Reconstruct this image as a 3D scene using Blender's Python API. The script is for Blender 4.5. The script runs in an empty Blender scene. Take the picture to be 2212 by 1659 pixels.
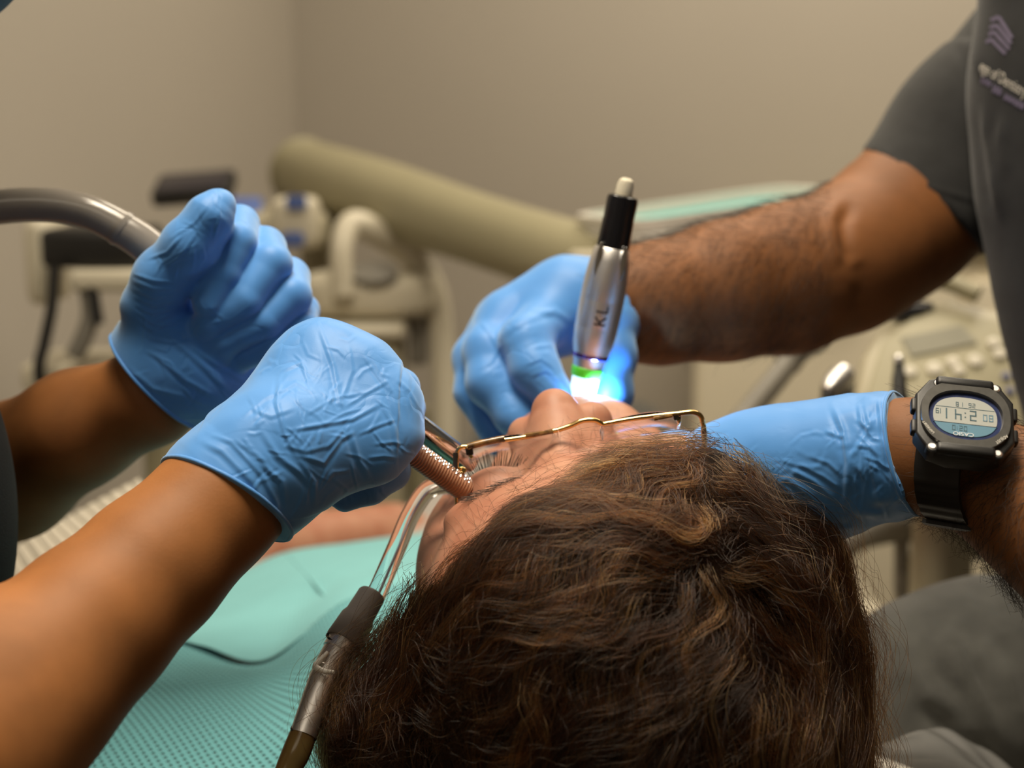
import bpy, bmesh, math, random
import numpy as np
from mathutils import Vector, Matrix, Quaternion
from mathutils.bvhtree import BVHTree

random.seed(7)
RNG = np.random.default_rng(7)
sc = bpy.context.scene
COL = sc.collection

# ------------------------------------------------------------------ camera
W, H = 2212.0, 1659.0
LENS = 50.0
F = W * LENS / 36.0
PITCH = math.radians(10.0)
CAM = np.array([0.0, 0.0, 1.30])
CX = np.array([1.0, 0.0, 0.0])
CD = np.array([0.0, math.cos(PITCH), -math.sin(PITCH)])
CU = np.array([0.0, math.sin(PITCH), math.cos(PITCH)])
cd = bpy.data.cameras.new('camera')
cam = bpy.data.objects.new('camera', cd)
COL.objects.link(cam)
cam.location = CAM
cam.rotation_euler = (math.pi / 2 - PITCH, 0, 0)
cd.lens = LENS
cd.sensor_width = 36.0
cd.clip_start = 0.02
cd.dof.use_dof = True
cd.dof.focus_distance = 0.725
cd.dof.aperture_fstop = 4.4
sc.camera = cam

# ------------------------------------------------------------------ world, lights, exposure
wd = bpy.data.worlds.new('world')
sc.world = wd
wd.use_nodes = True
wd.node_tree.nodes['Background'].inputs[0].default_value = (0.55, 0.50, 0.42, 1)
wd.node_tree.nodes['Background'].inputs[1].default_value = 0.0
sc.view_settings.view_transform = 'Standard'
sc.view_settings.look = 'None'
sc.view_settings.gamma = 1.0
sc.view_settings.exposure = 0.0
sc.view_settings.use_curve_mapping = False


def area(name, loc, sx, sy, power, col, rot=(0, 0, 0), spread=180):
    l = bpy.data.lights.new(name, 'AREA')
    l.shape = 'RECTANGLE'
    l.size, l.size_y = sx, sy
    l.energy = power
    l.spread = math.radians(spread)
    l.color = col
    o = bpy.data.objects.new(name, l)
    COL.objects.link(o)
    o.location = loc
    o.rotation_euler = rot
    return o


WARM = (1.0, 0.87, 0.68)
area('ceiling_panel_light', (-0.12, 0.68, 2.57), 0.6, 0.6, 16.5, WARM, spread=115)
area('ceiling_panel_light', (0.50, 2.05, 2.57), 1.2, 0.6, 29, WARM)
area('ceiling_panel_light', (-0.7, -0.9, 2.57), 1.2, 0.6, 5, WARM)


# ------------------------------------------------------------------ pixel -> point
def P(px, py, d):
    return CAM + CX * ((px - W / 2) / F * d) + CU * ((H / 2 - py) / F * d) + CD * d


def proj(v):
    q = np.asarray(v) - CAM
    d = q @ CD
    return np.stack([W / 2 + (q @ CX) / d * F, H / 2 - (q @ CU) / d * F, d], -1)


def rp(rpx, d):
    return rpx * d / F


# ------------------------------------------------------------------ materials
def mat(name, col, rough=0.5, metal=0.0, var=0.0, vscale=8.0, bump=0.0, bscale=60.0, bdist=0.002,
        spec=0.5, trans=0.0, ior=1.45, emit=None, estr=0.0, sss=0.0, coat=0.0, col2=None, sheen=0.0, alpha=1.0):
    m = bpy.data.materials.new(name)
    m.use_nodes = True
    nt = m.node_tree
    b = nt.nodes['Principled BSDF']
    c = tuple(col) + (1,)
    b.inputs['Base Color'].default_value = c
    b.inputs['Roughness'].default_value = rough
    b.inputs['Metallic'].default_value = metal
    b.inputs['Specular IOR Level'].default_value = spec
    b.inputs['Transmission Weight'].default_value = trans
    b.inputs['IOR'].default_value = ior
    b.inputs['Coat Weight'].default_value = coat
    b.inputs['Sheen Weight'].default_value = sheen
    b.inputs['Alpha'].default_value = alpha
    if sss:
        b.inputs['Subsurface Weight'].default_value = sss
        b.inputs['Subsurface Radius'].default_value = (1.0, 0.35, 0.2)
        b.inputs['Subsurface Scale'].default_value = 0.006
    if emit:
        b.inputs['Emission Color'].default_value = tuple(emit) + (1,)
        b.inputs['Emission Strength'].default_value = estr
    tc = nt.nodes.new('ShaderNodeTexCoord')
    if var > 0:
        n = nt.nodes.new('ShaderNodeTexNoise')
        n.inputs['Scale'].default_value = vscale
        n.inputs['Detail'].default_value = 4
        nt.links.new(tc.outputs['Object'], n.inputs['Vector'])
        r = nt.nodes.new('ShaderNodeValToRGB')
        d2 = col2 or tuple(max(0, x * (1 - var)) for x in col)
        r.color_ramp.elements[0].position = 0.35
        r.color_ramp.elements[1].position = 0.65
        r.color_ramp.elements[0].color = tuple(d2) + (1,)
        r.color_ramp.elements[1].color = c
        nt.links.new(n.outputs['Fac'], r.inputs['Fac'])
        nt.links.new(r.outputs['Color'], b.inputs['Base Color'])
    if bump > 0:
        n2 = nt.nodes.new('ShaderNodeTexNoise')
        n2.inputs['Scale'].default_value = bscale
        n2.inputs['Detail'].default_value = 5
        nt.links.new(tc.outputs['Object'], n2.inputs['Vector'])
        bp = nt.nodes.new('ShaderNodeBump')
        bp.inputs['Strength'].default_value = bump
        bp.inputs['Distance'].default_value = bdist
        nt.links.new(n2.outputs['Fac'], bp.inputs['Height'])
        nt.links.new(bp.outputs['Normal'], b.inputs['Normal'])
    return m


def glove_material():
    m = mat('nitrile_blue', (0.055, 0.25, 0.66), 0.5, spec=0.4)
    nt = m.node_tree
    b = nt.nodes['Principled BSDF']
    tc = nt.nodes.new('ShaderNodeTexCoord')
    mp = nt.nodes.new('ShaderNodeMapping')
    nz = nt.nodes.new('ShaderNodeTexNoise')
    nz.inputs['Scale'].default_value = 30
    nz.inputs['Detail'].default_value = 3
    nt.links.new(tc.outputs['Object'], nz.inputs['Vector'])
    mix = nt.nodes.new('ShaderNodeMixRGB')
    mix.inputs['Fac'].default_value = 0.035
    nt.links.new(tc.outputs['Object'], mix.inputs['Color1'])
    nt.links.new(nz.outputs['Color'], mix.inputs['Color2'])
    vo = nt.nodes.new('ShaderNodeTexVoronoi')
    vo.feature = 'DISTANCE_TO_EDGE'
    vo.inputs['Scale'].default_value = 48
    nt.links.new(mix.outputs['Color'], vo.inputs['Vector'])
    rr = nt.nodes.new('ShaderNodeMapRange')
    rr.inputs['From Max'].default_value = 0.10
    nt.links.new(vo.outputs['Distance'], rr.inputs['Value'])
    nn = nt.nodes.new('ShaderNodeTexNoise')
    nn.inputs['Scale'].default_value = 22
    nn.inputs['Detail'].default_value = 2
    nt.links.new(tc.outputs['Object'], nn.inputs['Vector'])
    r2 = nt.nodes.new('ShaderNodeMapRange')
    r2.inputs['From Min'].default_value = 0.5
    r2.inputs['From Max'].default_value = 0.62
    nt.links.new(nn.outputs['Fac'], r2.inputs['Value'])
    mu = nt.nodes.new('ShaderNodeMath'); mu.operation = 'MULTIPLY'
    nt.links.new(rr.outputs['Result'], mu.inputs[0])
    nt.links.new(r2.outputs['Result'], mu.inputs[1])
    bp = nt.nodes.new('ShaderNodeBump')
    bp.inputs['Strength'].default_value = 0.18
    bp.inputs['Distance'].default_value = 0.0012
    nt.links.new(mu.outputs[0], bp.inputs['Height'])
    n3 = nt.nodes.new('ShaderNodeTexNoise')
    n3.inputs['Scale'].default_value = 1400
    nt.links.new(tc.outputs['Object'], n3.inputs['Vector'])
    b2 = nt.nodes.new('ShaderNodeBump')
    b2.inputs['Strength'].default_value = 0.08
    b2.inputs['Distance'].default_value = 0.0003
    nt.links.new(n3.outputs['Fac'], b2.inputs['Height'])
    nt.links.new(bp.outputs['Normal'], b2.inputs['Normal'])
    nt.links.new(b2.outputs['Normal'], b.inputs['Normal'])
    b.inputs['Sheen Weight'].default_value = 0.42
    b.inputs['Sheen Roughness'].default_value = 0.6
    b.inputs['Sheen Tint'].default_value = (0.85, 1.0, 1.0, 1)
    return m


M = {}
M['wall'] = mat('painted_wall', (0.54, 0.495, 0.43), 0.9, var=0.03, vscale=2, bump=0.05, bscale=200)
M['floor'] = mat('vinyl_floor', (0.14, 0.12, 0.09), 0.6, var=0.1, vscale=5)
M['ceiling'] = mat('ceiling_paint', (0.50, 0.48, 0.43), 0.9, var=0.02)
M['glove'] = glove_material()
M['skin_deep'] = mat('brown_skin', (0.31, 0.122, 0.036), 0.6, spec=0.35, var=0.22, vscale=28, bump=0.15, bscale=700, bdist=0.0006, sss=0.12)
M['skin_olive'] = mat('olive_skin', (0.225, 0.088, 0.028), 0.6, spec=0.35, var=0.25, vscale=26, bump=0.18, bscale=500, bdist=0.0006, sss=0.12)
M['skin_fair'] = mat('fair_skin', (0.43, 0.22, 0.14), 0.5, spec=0.4, var=0.16, vscale=34, bump=0.16, bscale=650, bdist=0.0005, sss=0.15,
                     col2=(0.36, 0.15, 0.09))
M['black_cloth'] = mat('black_cloth', (0.006, 0.006, 0.006), 0.9, bump=0.2, bscale=900)
M['grey_cloth'] = mat('charcoal_knit', (0.015, 0.0155, 0.016), 0.9, var=0.35, vscale=60, bump=0.4, bscale=1500, bdist=0.0006, sheen=0.15)
M['trouser'] = mat('grey_twill', (0.075, 0.075, 0.068), 0.92, var=0.3, vscale=40, bump=0.4, bscale=1400, bdist=0.0006, sheen=0.2)
M['plastic'] = mat('warm_white_plastic', (0.42, 0.38, 0.27), 0.4, var=0.04, vscale=6)
M['plastic_pale'] = mat('pale_plastic', (0.66, 0.61, 0.48), 0.4, var=0.03, vscale=6)
M['plastic_olive'] = mat('olive_beige_plastic', (0.33, 0.30, 0.19), 0.45, var=0.05, vscale=6)
M['plastic_grey'] = mat('grey_plastic', (0.20, 0.185, 0.155), 0.5, var=0.05)
M['plastic_dark'] = mat('dark_plastic', (0.018, 0.017, 0.016), 0.45, var=0.1)
M['black_gloss'] = mat('black_gloss', (0.008, 0.008, 0.01), 0.15, spec=0.6, var=0.05)
M['screen'] = mat('dark_screen', (0.012, 0.010, 0.022), 0.25, var=0.1)
M['lcd'] = mat('grey_lcd', (0.28, 0.27, 0.21), 0.3, var=0.08, vscale=30)
M['button'] = mat('button_cap', (0.62, 0.58, 0.48), 0.35, var=0.05)
M['button_blue'] = mat('button_blue', (0.12, 0.13, 0.24), 0.4, var=0.05)
M['sticker_blue'] = mat('blue_sticker', (0.10, 0.16, 0.42), 0.5, var=0.1)
M['chrome'] = mat('chrome', (0.85, 0.85, 0.87), 0.12, 1.0, var=0.04, vscale=40)
M['steel'] = mat('brushed_steel', (0.90, 0.88, 0.86), 0.42, 1.0, var=0.06, vscale=80)
M['gold'] = mat('gold_metal', (0.80, 0.55, 0.22), 0.16, 1.0, var=0.08, vscale=90)
M['tortoise'] = mat('tortoise_acetate', (0.33, 0.17, 0.05), 0.2, var=0.9, vscale=170, col2=(0.02, 0.012, 0.006), coat=0.5)
M['hose_grey'] = mat('grey_gloss_tube', (0.27, 0.245, 0.215), 0.16, spec=0.6, var=0.05, vscale=6)
M['rubber_grey'] = mat('grey_rubber', (0.27, 0.235, 0.205), 0.5, var=0.12, vscale=40)
M['amber'] = mat('amber_tube', (0.20, 0.12, 0.04), 0.2, var=0.2, trans=0.35, vscale=30)
M['copper_spiral'] = mat('copper_tube', (0.42, 0.20, 0.11), 0.35, var=0.2, vscale=40, spec=0.6)
M['clear'] = mat('clear_vinyl', (0.95, 0.97, 0.98), 0.06, trans=1.0, ior=1.12, var=0.02)
M['lens'] = mat('lens_glass', (0.97, 0.97, 0.99), 0.02, trans=1.0, ior=1.12, var=0.01)
M['teal'] = mat('teal_paper', (0.10, 0.44, 0.42), 0.8, var=0.05, vscale=30)
M['cabinet'] = mat('cream_laminate', (0.90, 0.82, 0.64), 0.5, var=0.03, vscale=4)
M['white'] = mat('white_plastic', (0.80, 0.77, 0.70), 0.35, var=0.03)
M['green'] = mat('green_ring', (0.10, 0.60, 0.03), 0.35, var=0.05, emit=(0.10, 0.7, 0.02), estr=0.25)
M['violet_ring'] = mat('violet_anodised', (0.22, 0.12, 0.42), 0.2, 0.9, var=0.1, vscale=90)
M['print_dark'] = mat('dark_print', (0.03, 0.03, 0.035), 0.5, var=0.05)


# ------------------------------------------------------------------ object helpers
def tag(o, label=None, cat=None, group=None, kind=None):
    if label: o['label'] = label
    if cat: o['category'] = cat
    if group: o['group'] = group
    if kind: o['kind'] = kind
    return o


def thing(name, loc, label, cat, group=None):
    o = bpy.data.objects.new(name, None)
    COL.objects.link(o)
    o.location = loc
    o.empty_display_size = 0.05
    return tag(o, label, cat, group)


def wloc(o):
    v = Vector((0, 0, 0))
    while o is not None:
        v += o.location
        o = o.parent
    return v


def mesh_obj(name, verts, faces, material, parent=None, smooth=True, origin=None, mats=None, fmat=None):
    verts = np.asarray(verts, dtype=np.float64)
    if origin is None:
        origin = wloc(parent) if parent is not None else Vector(verts.mean(0))
    origin = Vector(origin)
    me = bpy.data.meshes.new(name)
    vl = verts - np.array(origin)
    if isinstance(faces, np.ndarray) and faces.ndim == 2:
        n, k = faces.shape
        me.vertices.add(len(vl)); me.vertices.foreach_set('co', vl.astype(np.float32).ravel())
        me.loops.add(n * k); me.loops.foreach_set('vertex_index', faces.astype(np.int32).ravel())
        me.polygons.add(n)
        me.polygons.foreach_set('loop_start', np.arange(0, n * k, k, dtype=np.int32))
        me.update(calc_edges=True)
        me.validate()
    else:
        me.from_pydata(vl.tolist(), [], faces)
        me.update()
    for mm in (mats or [material]):
        me.materials.append(mm)
    if fmat is not None:
        me.polygons.foreach_set('material_index', np.asarray(fmat, dtype=np.int32))
    me.polygons.foreach_set('use_smooth', [smooth] * len(me.polygons))
    o = bpy.data.objects.new(name, me)
    COL.objects.link(o)
    o.parent = parent
    o.location = origin - (wloc(parent) if parent is not None else Vector((0, 0, 0)))
    return o


def catmull(pts, n):
    pts = np.asarray(pts, float)
    if len(pts) < 3:
        t = np.linspace(0, 1, n)[:, None]
        return pts[0] * (1 - t) + pts[-1] * t
    p = np.vstack([2 * pts[0] - pts[1], pts, 2 * pts[-1] - pts[-2]])
    out = []
    m = len(pts) - 1
    for s in np.linspace(0, m - 1e-9, n):
        i = int(s); t = s - i
        a, b, c, d = p[i], p[i + 1], p[i + 2], p[i + 3]
        out.append(0.5 * (2 * b + (c - a) * t + (2 * a - 5 * b + 4 * c - d) * t * t + (3 * b - a - 3 * c + d) * t ** 3))
    return np.array(out)


def tube_geo(pts, rad, n=40, seg=16, squash=None, up=None, cap=True, raw=False):
    """pts: list of (x,y,z); rad: scalar or list."""
    pts = np.asarray(pts, float)
    r = np.full(len(pts), rad, float) if np.isscalar(rad) else np.asarray(rad, float)
    q = np.column_stack([pts, r])
    if not raw:
        q = catmull(q, n)
    c, r = q[:, :3], np.maximum(q[:, 3], 1e-5)
    t = np.gradient(c, axis=0)
    t /= np.linalg.norm(t, axis=1)[:, None] + 1e-12
    u0 = np.array(up if up is not None else ([0, 0, 1.0] if abs(t[0, 2]) < 0.9 else [1.0, 0, 0]))
    V, Fc = [], []
    u = u0 - t[0] * (u0 @ t[0]); u /= np.linalg.norm(u)
    ang = np.linspace(0, 2 * math.pi, seg, endpoint=False)
    sq = squash or 1.0
    for i in range(len(c)):
        u = u - t[i] * (u @ t[i]); u /= np.linalg.norm(u)
        w = np.cross(t[i], u)
        V.append(c[i] + (np.cos(ang)[:, None] * u * sq + np.sin(ang)[:, None] * w) * r[i])
    V = np.vstack(V)
    for i in range(len(c) - 1):
        for j in range(seg):
            k = (j + 1) % seg
            Fc.append((i * seg + j, i * seg + k, (i + 1) * seg + k, (i + 1) * seg + j))
    if cap:
        Fc.append(tuple(range(seg))[::-1])
        Fc.append(tuple(range((len(c) - 1) * seg, len(c) * seg)))
    return V, Fc


def tube(name, pts, rad, material, parent=None, **k):
    V, Fc = tube_geo(pts, rad, **k)
    o = mesh_obj(name, V, Fc, material, parent)
    sharp_caps(o)
    return o


def sharp_caps(o, ang=0.7):
    o.data.set_sharp_from_angle(angle=ang)


def lathe(name, a, b, prof, material, parent=None, seg=32):
    """prof: list of (t along a->b in metres or fraction, radius m); revolves about a->b."""
    a, b = np.asarray(a, float), np.asarray(b, float)
    L = np.linalg.norm(b - a); ax = (b - a) / L
    pts = [a + ax * (t * L) for t, _ in prof]
    V, Fc = tube_geo_raw(pts, [r for _, r in prof], ax, seg)
    o = mesh_obj(name, V, Fc, material, parent)
    sharp_caps(o, 0.6)
    return o


def tube_geo_raw(pts, rad, ax, seg):
    u = np.cross(ax, [0.3, 0.2, 0.9]); u /= np.linalg.norm(u)
    w = np.cross(ax, u)
    ang = np.linspace(0, 2 * math.pi, seg, endpoint=False)
    V = np.vstack([np.asarray(p) + (np.cos(ang)[:, None] * u + np.sin(ang)[:, None] * w) * max(r, 1e-5) for p, r in zip(pts, rad)])
    Fc = []
    for i in range(len(pts) - 1):
        for j in range(seg):
            k = (j + 1) % seg
            Fc.append((i * seg + j, i * seg + k, (i + 1) * seg + k, (i + 1) * seg + j))
    Fc.append(tuple(range(seg))[::-1])
    Fc.append(tuple(range((len(pts) - 1) * seg, len(pts) * seg)))
    return V, Fc


def frame(center, xa, ya):
    xa = np.asarray(xa, float); xa = xa / np.linalg.norm(xa)
    ya = np.asarray(ya, float); ya = ya - xa * (ya @ xa); ya /= np.linalg.norm(ya)
    return np.asarray(center, float), np.stack([xa, ya, np.cross(xa, ya)])


def box(name, fr, size, material, parent=None, off=(0, 0, 0), bevel=0.004, seg=3, smooth=True):
    """bevelled box in local frame fr=(origin, axes)."""
    c, A = fr
    bm = bmesh.new()
    bmesh.ops.create_cube(bm, size=1)
    for v in bm.verts:
        v.co = Vector((v.co.x * size[0] + off[0], v.co.y * size[1] + off[1], v.co.z * size[2] + off[2]))
    if bevel > 0:
        bmesh.ops.bevel(bm, geom=list(bm.edges), offset=min(bevel, 0.49 * min(size)), segments=seg, profile=0.5, affect='EDGES')
    return bm_out(name, bm, fr, material, parent, smooth)


def bm_out(name, bm, fr, material, parent=None, smooth=True, sharp=0.6):
    c, A = fr
    bm.verts.ensure_lookup_table()
    co = np.array([v.co for v in bm.verts])
    idx = {v: i for i, v in enumerate(bm.verts)}
    fs = [tuple(idx[v] for v in f.verts) for f in bm.faces]
    bm.free()
    o = mesh_obj(name, c + co @ A, fs, material, parent, smooth)
    if sharp: sharp_caps(o, sharp)
    return o


def slab(name, fr, outline, z0, z1, material, parent=None, bevel=0.003, seg=3):
    """extruded 2D outline with bevelled edges."""
    bm = bmesh.new()
    lo = [bm.verts.new((x, y, z0)) for x, y in outline]
    f = bm.faces.new(lo)
    r = bmesh.ops.extrude_face_region(bm, geom=[f])
    for v in r['geom']:
        if isinstance(v, bmesh.types.BMVert): v.co.z = z1
    bmesh.ops.recalc_face_normals(bm, faces=list(bm.faces))
    if bevel > 0:
        es = [e for e in bm.edges if len(e.link_faces) == 2 and (len(e.link_faces[0].verts) > 4 or len(e.link_faces[1].verts) > 4)]
        bmesh.ops.bevel(bm, geom=es, offset=bevel, segments=seg, profile=0.5, affect='EDGES')
    return bm_out(name, bm, fr, material, parent)


def rrect(w, h, r, n=6):
    out = []
    for cx, cy, a0 in ((w / 2 - r, h / 2 - r, 0), (-w / 2 + r, h / 2 - r, 90), (-w / 2 + r, -h / 2 + r, 180), (w / 2 - r, -h / 2 + r, 270)):
        for i in range(n + 1):
            a = math.radians(a0 + 90 * i / n)
            out.append((cx + r * math.cos(a), cy + r * math.sin(a)))
    return out


def oval(rx, ry, n=32, p=2.0):
    out = []
    for i in range(n):
        a = 2 * math.pi * i / n
        c, s = math.cos(a), math.sin(a)
        out.append((rx * math.copysign(abs(c) ** (2 / p), c), ry * math.copysign(abs(s) ** (2 / p), s)))
    return out


def grid_obj(name, G, material, parent=None, uv=None, thick=0.0, smooth=True):
    """G: (n,m,3) points."""
    n, m, _ = G.shape
    idx = np.arange(n * m).reshape(n, m)
    q = np.stack([idx[:-1, :-1], idx[1:, :-1], idx[1:, 1:], idx[:-1, 1:]], -1).reshape(-1, 4)
    o = mesh_obj(name, G.reshape(-1, 3), q, material, parent, smooth)
    if uv is not None:
        l = o.data.uv_layers.new(name='UVMap')
        l.data.foreach_set('uv', uv.reshape(-1, 2)[q.reshape(-1)].astype(np.float32).ravel())
    if thick:
        s = o.modifiers.new('solid', 'SOLIDIFY'); s.thickness = thick; s.offset = 0
    return o


def text_mesh(body, size, extrude=0.0, bold=0.0):
    cu = bpy.data.curves.new('t', 'FONT')
    cu.body = body; cu.size = size; cu.align_x = 'CENTER'; cu.align_y = 'CENTER'; cu.extrude = extrude; cu.offset = bold
    o = bpy.data.objects.new('t', cu)
    COL.objects.link(o)
    bpy.context.view_layer.update()
    dg = bpy.context.evaluated_depsgraph_get()
    me = bpy.data.meshes.new_from_object(o.evaluated_get(dg))
    co = np.array([v.co for v in me.vertices]); fs = [tuple(p.vertices) for p in me.polygons]
    bpy.data.objects.remove(o); bpy.data.curves.remove(cu); bpy.data.meshes.remove(me)
    return co, fs


# ------------------------------------------------------------------ signed-distance modelling
class Field:
    def __init__(s, lo, hi, h):
        s.h = h
        s.lo = np.asarray(lo, float)
        s.n = np.maximum(4, np.ceil((np.asarray(hi) - s.lo) / h).astype(int) + 1)
        s.f = np.full(s.n, 1.0, np.float32)
        s.ax = [(s.lo[i] + np.arange(s.n[i]) * h).astype(np.float32) for i in range(3)]

    def region(s, lo, hi):
        a = np.clip(np.floor((lo - s.lo) / s.h).astype(int), 0, s.n)
        b = np.clip(np.ceil((hi - s.lo) / s.h).astype(int) + 1, 0, s.n)
        if np.any(b <= a): return None
        sl = tuple(slice(a[i], b[i]) for i in range(3))
        g = (s.ax[0][sl[0]][:, None, None], s.ax[1][sl[1]][None, :, None], s.ax[2][sl[2]][None, None, :])
        return sl, g

    def put(s, sl, d, k, op):
        f = s.f[sl]
        d = d.astype(np.float32)
        if op == 'sub':
            d = -d
            if k > 0:
                hh = np.maximum(k - np.abs(f - d), 0) / k
                s.f[sl] = np.maximum(f, d) + hh * hh * k * 0.25
            else:
                s.f[sl] = np.maximum(f, d)
        else:
            if k > 0:
                hh = np.maximum(k - np.abs(f - d), 0) / k
                s.f[sl] = np.minimum(f, d) - hh * hh * k * 0.25
            else:
                s.f[sl] = np.minimum(f, d)

    def cap(s, a, b, ra, rb, k=0.004, op='add'):
        a, b = np.asarray(a, float), np.asarray(b, float)
        m = max(ra, rb) + k + 3 * s.h
        R = s.region(np.minimum(a, b) - m, np.maximum(a, b) + m)
        if R is None: return
        sl, (x, y, z) = R
        ba = b - a; L = max(ba @ ba, 1e-12)
        t = np.clip(((x - a[0]) * ba[0] + (y - a[1]) * ba[1] + (z - a[2]) * ba[2]) / L, 0, 1)
        d = np.sqrt((x - a[0] - t * ba[0]) ** 2 + (y - a[1] - t * ba[1]) ** 2 + (z - a[2] - t * ba[2]) ** 2) - (ra + (rb - ra) * t)
        s.put(sl, d, k, op)

    def ell(s, c, rad, A=None, k=0.004, op='add'):
        c = np.asarray(c, float); rad = np.asarray(rad, float)
        A = np.eye(3) if A is None else np.asarray(A)
        m = rad.max() + k + 3 * s.h
        R = s.region(c - m, c + m)
        if R is None: return
        sl, (x, y, z) = R
        x, y, z = x - c[0], y - c[1], z - c[2]
        q = [(x * A[i, 0] + y * A[i, 1] + z * A[i, 2]) / rad[i] for i in range(3)]
        k0 = np.sqrt(q[0] ** 2 + q[1] ** 2 + q[2] ** 2)
        k1 = np.sqrt((q[0] / rad[0]) ** 2 + (q[1] / rad[1]) ** 2 + (q[2] / rad[2]) ** 2) + 1e-9
        s.put(sl, k0 * (k0 - 1) / k1, k, op)

    def chain(s, pts, k=0.004, op='add'):
        """pts: list of (point, radius)"""
        for (a, ra), (b, rb) in zip(pts[:-1], pts[1:]):
            s.cap(a, b, ra, rb, k, op)

    def pch(s, pts, k=0.004, op='add'):
        """pts: list of (px,py,d,rpx)"""
        s.chain([(P(a, b, d), rp(r, d)) for a, b, d, r in pts], k, op)

    def half(s, p, n, rad=1e9):
        """cut away the side that n points to (within rad of p)"""
        p = np.asarray(p, float)
        R = s.region(p - min(rad, 50), p + min(rad, 50))
        if R is None: return
        sl, (x, y, z) = R
        d = ((x - p[0]) * n[0] + (y - p[1]) * n[1] + (z - p[2]) * n[2]).astype(np.float32)
        f = s.f[sl]
        if rad < 50:
            rr = (x - p[0]) ** 2 + (y - p[1]) ** 2 + (z - p[2]) ** 2
            s.f[sl] = np.where(rr < rad * rad, np.maximum(f, d), f)
        else:
            s.f[sl] = np.maximum(f, d)

    def poly(s):
        f = s.f
        sg = f < 0
        nx, ny, nz = f.shape
        cor = [(0, 0, 0), (1, 0, 0), (0, 1, 0), (1, 1, 0), (0, 0, 1), (1, 0, 1), (0, 1, 1), (1, 1, 1)]
        cnt = np.zeros((nx - 1, ny - 1, nz - 1), np.int8)
        for i, j, k in cor:
            cnt += sg[i:nx - 1 + i, j:ny - 1 + j, k:nz - 1 + k]
        act = (cnt > 0) & (cnt < 8)
        I = np.argwhere(act)
        idx = np.full(act.shape, -1, np.int32)
        idx[act] = np.arange(len(I), dtype=np.int32)
        fv = [f[I[:, 0] + a, I[:, 1] + b, I[:, 2] + c] for a, b, c in cor]
        acc = np.zeros((len(I), 3)); num = np.zeros(len(I))
        for a in range(8):
            for b in range(a + 1, 8):
                if sum(abs(cor[a][q] - cor[b][q]) for q in range(3)) != 1: continue
                m = (fv[a] < 0) != (fv[b] < 0)
                t = np.where(m, fv[a] / np.where(m, fv[a] - fv[b], 1), 0)
                ca, cb = np.array(cor[a], float), np.array(cor[b], float)
                acc += np.where(m[:, None], ca + t[:, None] * (cb - ca), 0)
                num += m
        V = s.lo + (I + acc / num[:, None]) * s.h
        Q = []
        # x edges
        for axn in range(3):
            s0 = [slice(None)] * 3; s1 = [slice(None)] * 3
            s0[axn] = slice(0, -1); s1[axn] = slice(1, None)
            A0, A1 = sg[tuple(s0)], sg[tuple(s1)]
            E = np.argwhere(A0 != A1)
            o1, o2 = (axn + 1) % 3, (axn + 2) % 3
            ok = (E[:, o1] >= 1) & (E[:, o2] >= 1) & (E[:, o1] < f.shape[o1] - 1) & (E[:, o2] < f.shape[o2] - 1)
            E = E[ok]
            fl = A0[E[:, 0], E[:, 1], E[:, 2]]
            def cell(d1, d2):
                C = E.copy(); C[:, o1] += d1; C[:, o2] += d2
                return idx[C[:, 0], C[:, 1], C[:, 2]]
            q = np.stack([cell(-1, -1), cell(0, -1), cell(0, 0), cell(-1, 0)], -1)
            q[~fl] = q[~fl][:, ::-1]
            Q.append(q)
        return V, np.vstack(Q)


class Sculpt:
    """records shapes, then meshes them on a grid that just fits"""
    def __init__(s, h):
        s.h, s.ops, s.lo, s.hi, s.kmax = h, [], np.full(3, 1e9), np.full(3, -1e9), 0.0

    def grow(s, p, r):
        p = np.asarray(p, float)
        s.lo = np.minimum(s.lo, p - r); s.hi = np.maximum(s.hi, p + r)

    def cap(s, a, b, ra, rb, k=0.004, op='add'):
        if op == 'add': s.grow(a, ra + k * .3); s.grow(b, rb + k * .3)
        s.ops.append(('cap', (a, b, ra, rb, k, op)))

    def ell(s, c, rad, A=None, k=0.004, op='add'):
        if op == 'add':
            rad_ = np.asarray(rad, float)
            B = np.eye(3) if A is None else np.asarray(A)
            s.grow(c, np.sqrt(((B * rad_[:, None]) ** 2).sum(0)) + k * .3)
        s.ops.append(('ell', (c, rad, A, k, op)))

    def chain(s, pts, k=0.004, op='add'):
        for (a, ra), (b, rb) in zip(pts[:-1], pts[1:]):
            s.cap(a, b, ra, rb, k, op)

    def pch(s, pts, k=0.004, op='add'):
        s.chain([(P(a, b, d), rp(r, d)) for a, b, d, r in pts], k, op)

    def half(s, p, n, rad=1e9):
        s.ops.append(('half', (p, n, rad)))

    def poly(s):
        f = Field(s.lo - 3 * s.h, s.hi + 3 * s.h, s.h)
        for nm, a in s.ops:
            getattr(f, nm)(*a)
        return f.poly()


def smooth_verts(V, Q, it=2, lam=0.5):
    n = len(V)
    e = np.vstack([Q[:, [0, 1]], Q[:, [1, 2]], Q[:, [2, 3]], Q[:, [3, 0]]])
    deg = np.bincount(e[:, 0], minlength=n) + np.bincount(e[:, 1], minlength=n)
    for _ in range(it):
        acc = np.stack([np.bincount(e[:, 0], V[e[:, 1], c], n) + np.bincount(e[:, 1], V[e[:, 0], c], n) for c in range(3)], -1)
        V = V + lam * (acc / np.maximum(deg, 1)[:, None] - V)
    return V


def vnormals(V, Q):
    a = V[Q[:, 2]] - V[Q[:, 0]]; b = V[Q[:, 3]] - V[Q[:, 1]]
    fn = np.cross(a, b)
    N = np.stack([sum(np.bincount(Q[:, j], fn[:, c], len(V)) for j in range(4)) for c in range(3)], -1)
    return N / (np.linalg.norm(N, axis=1)[:, None] + 1e-12)


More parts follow.
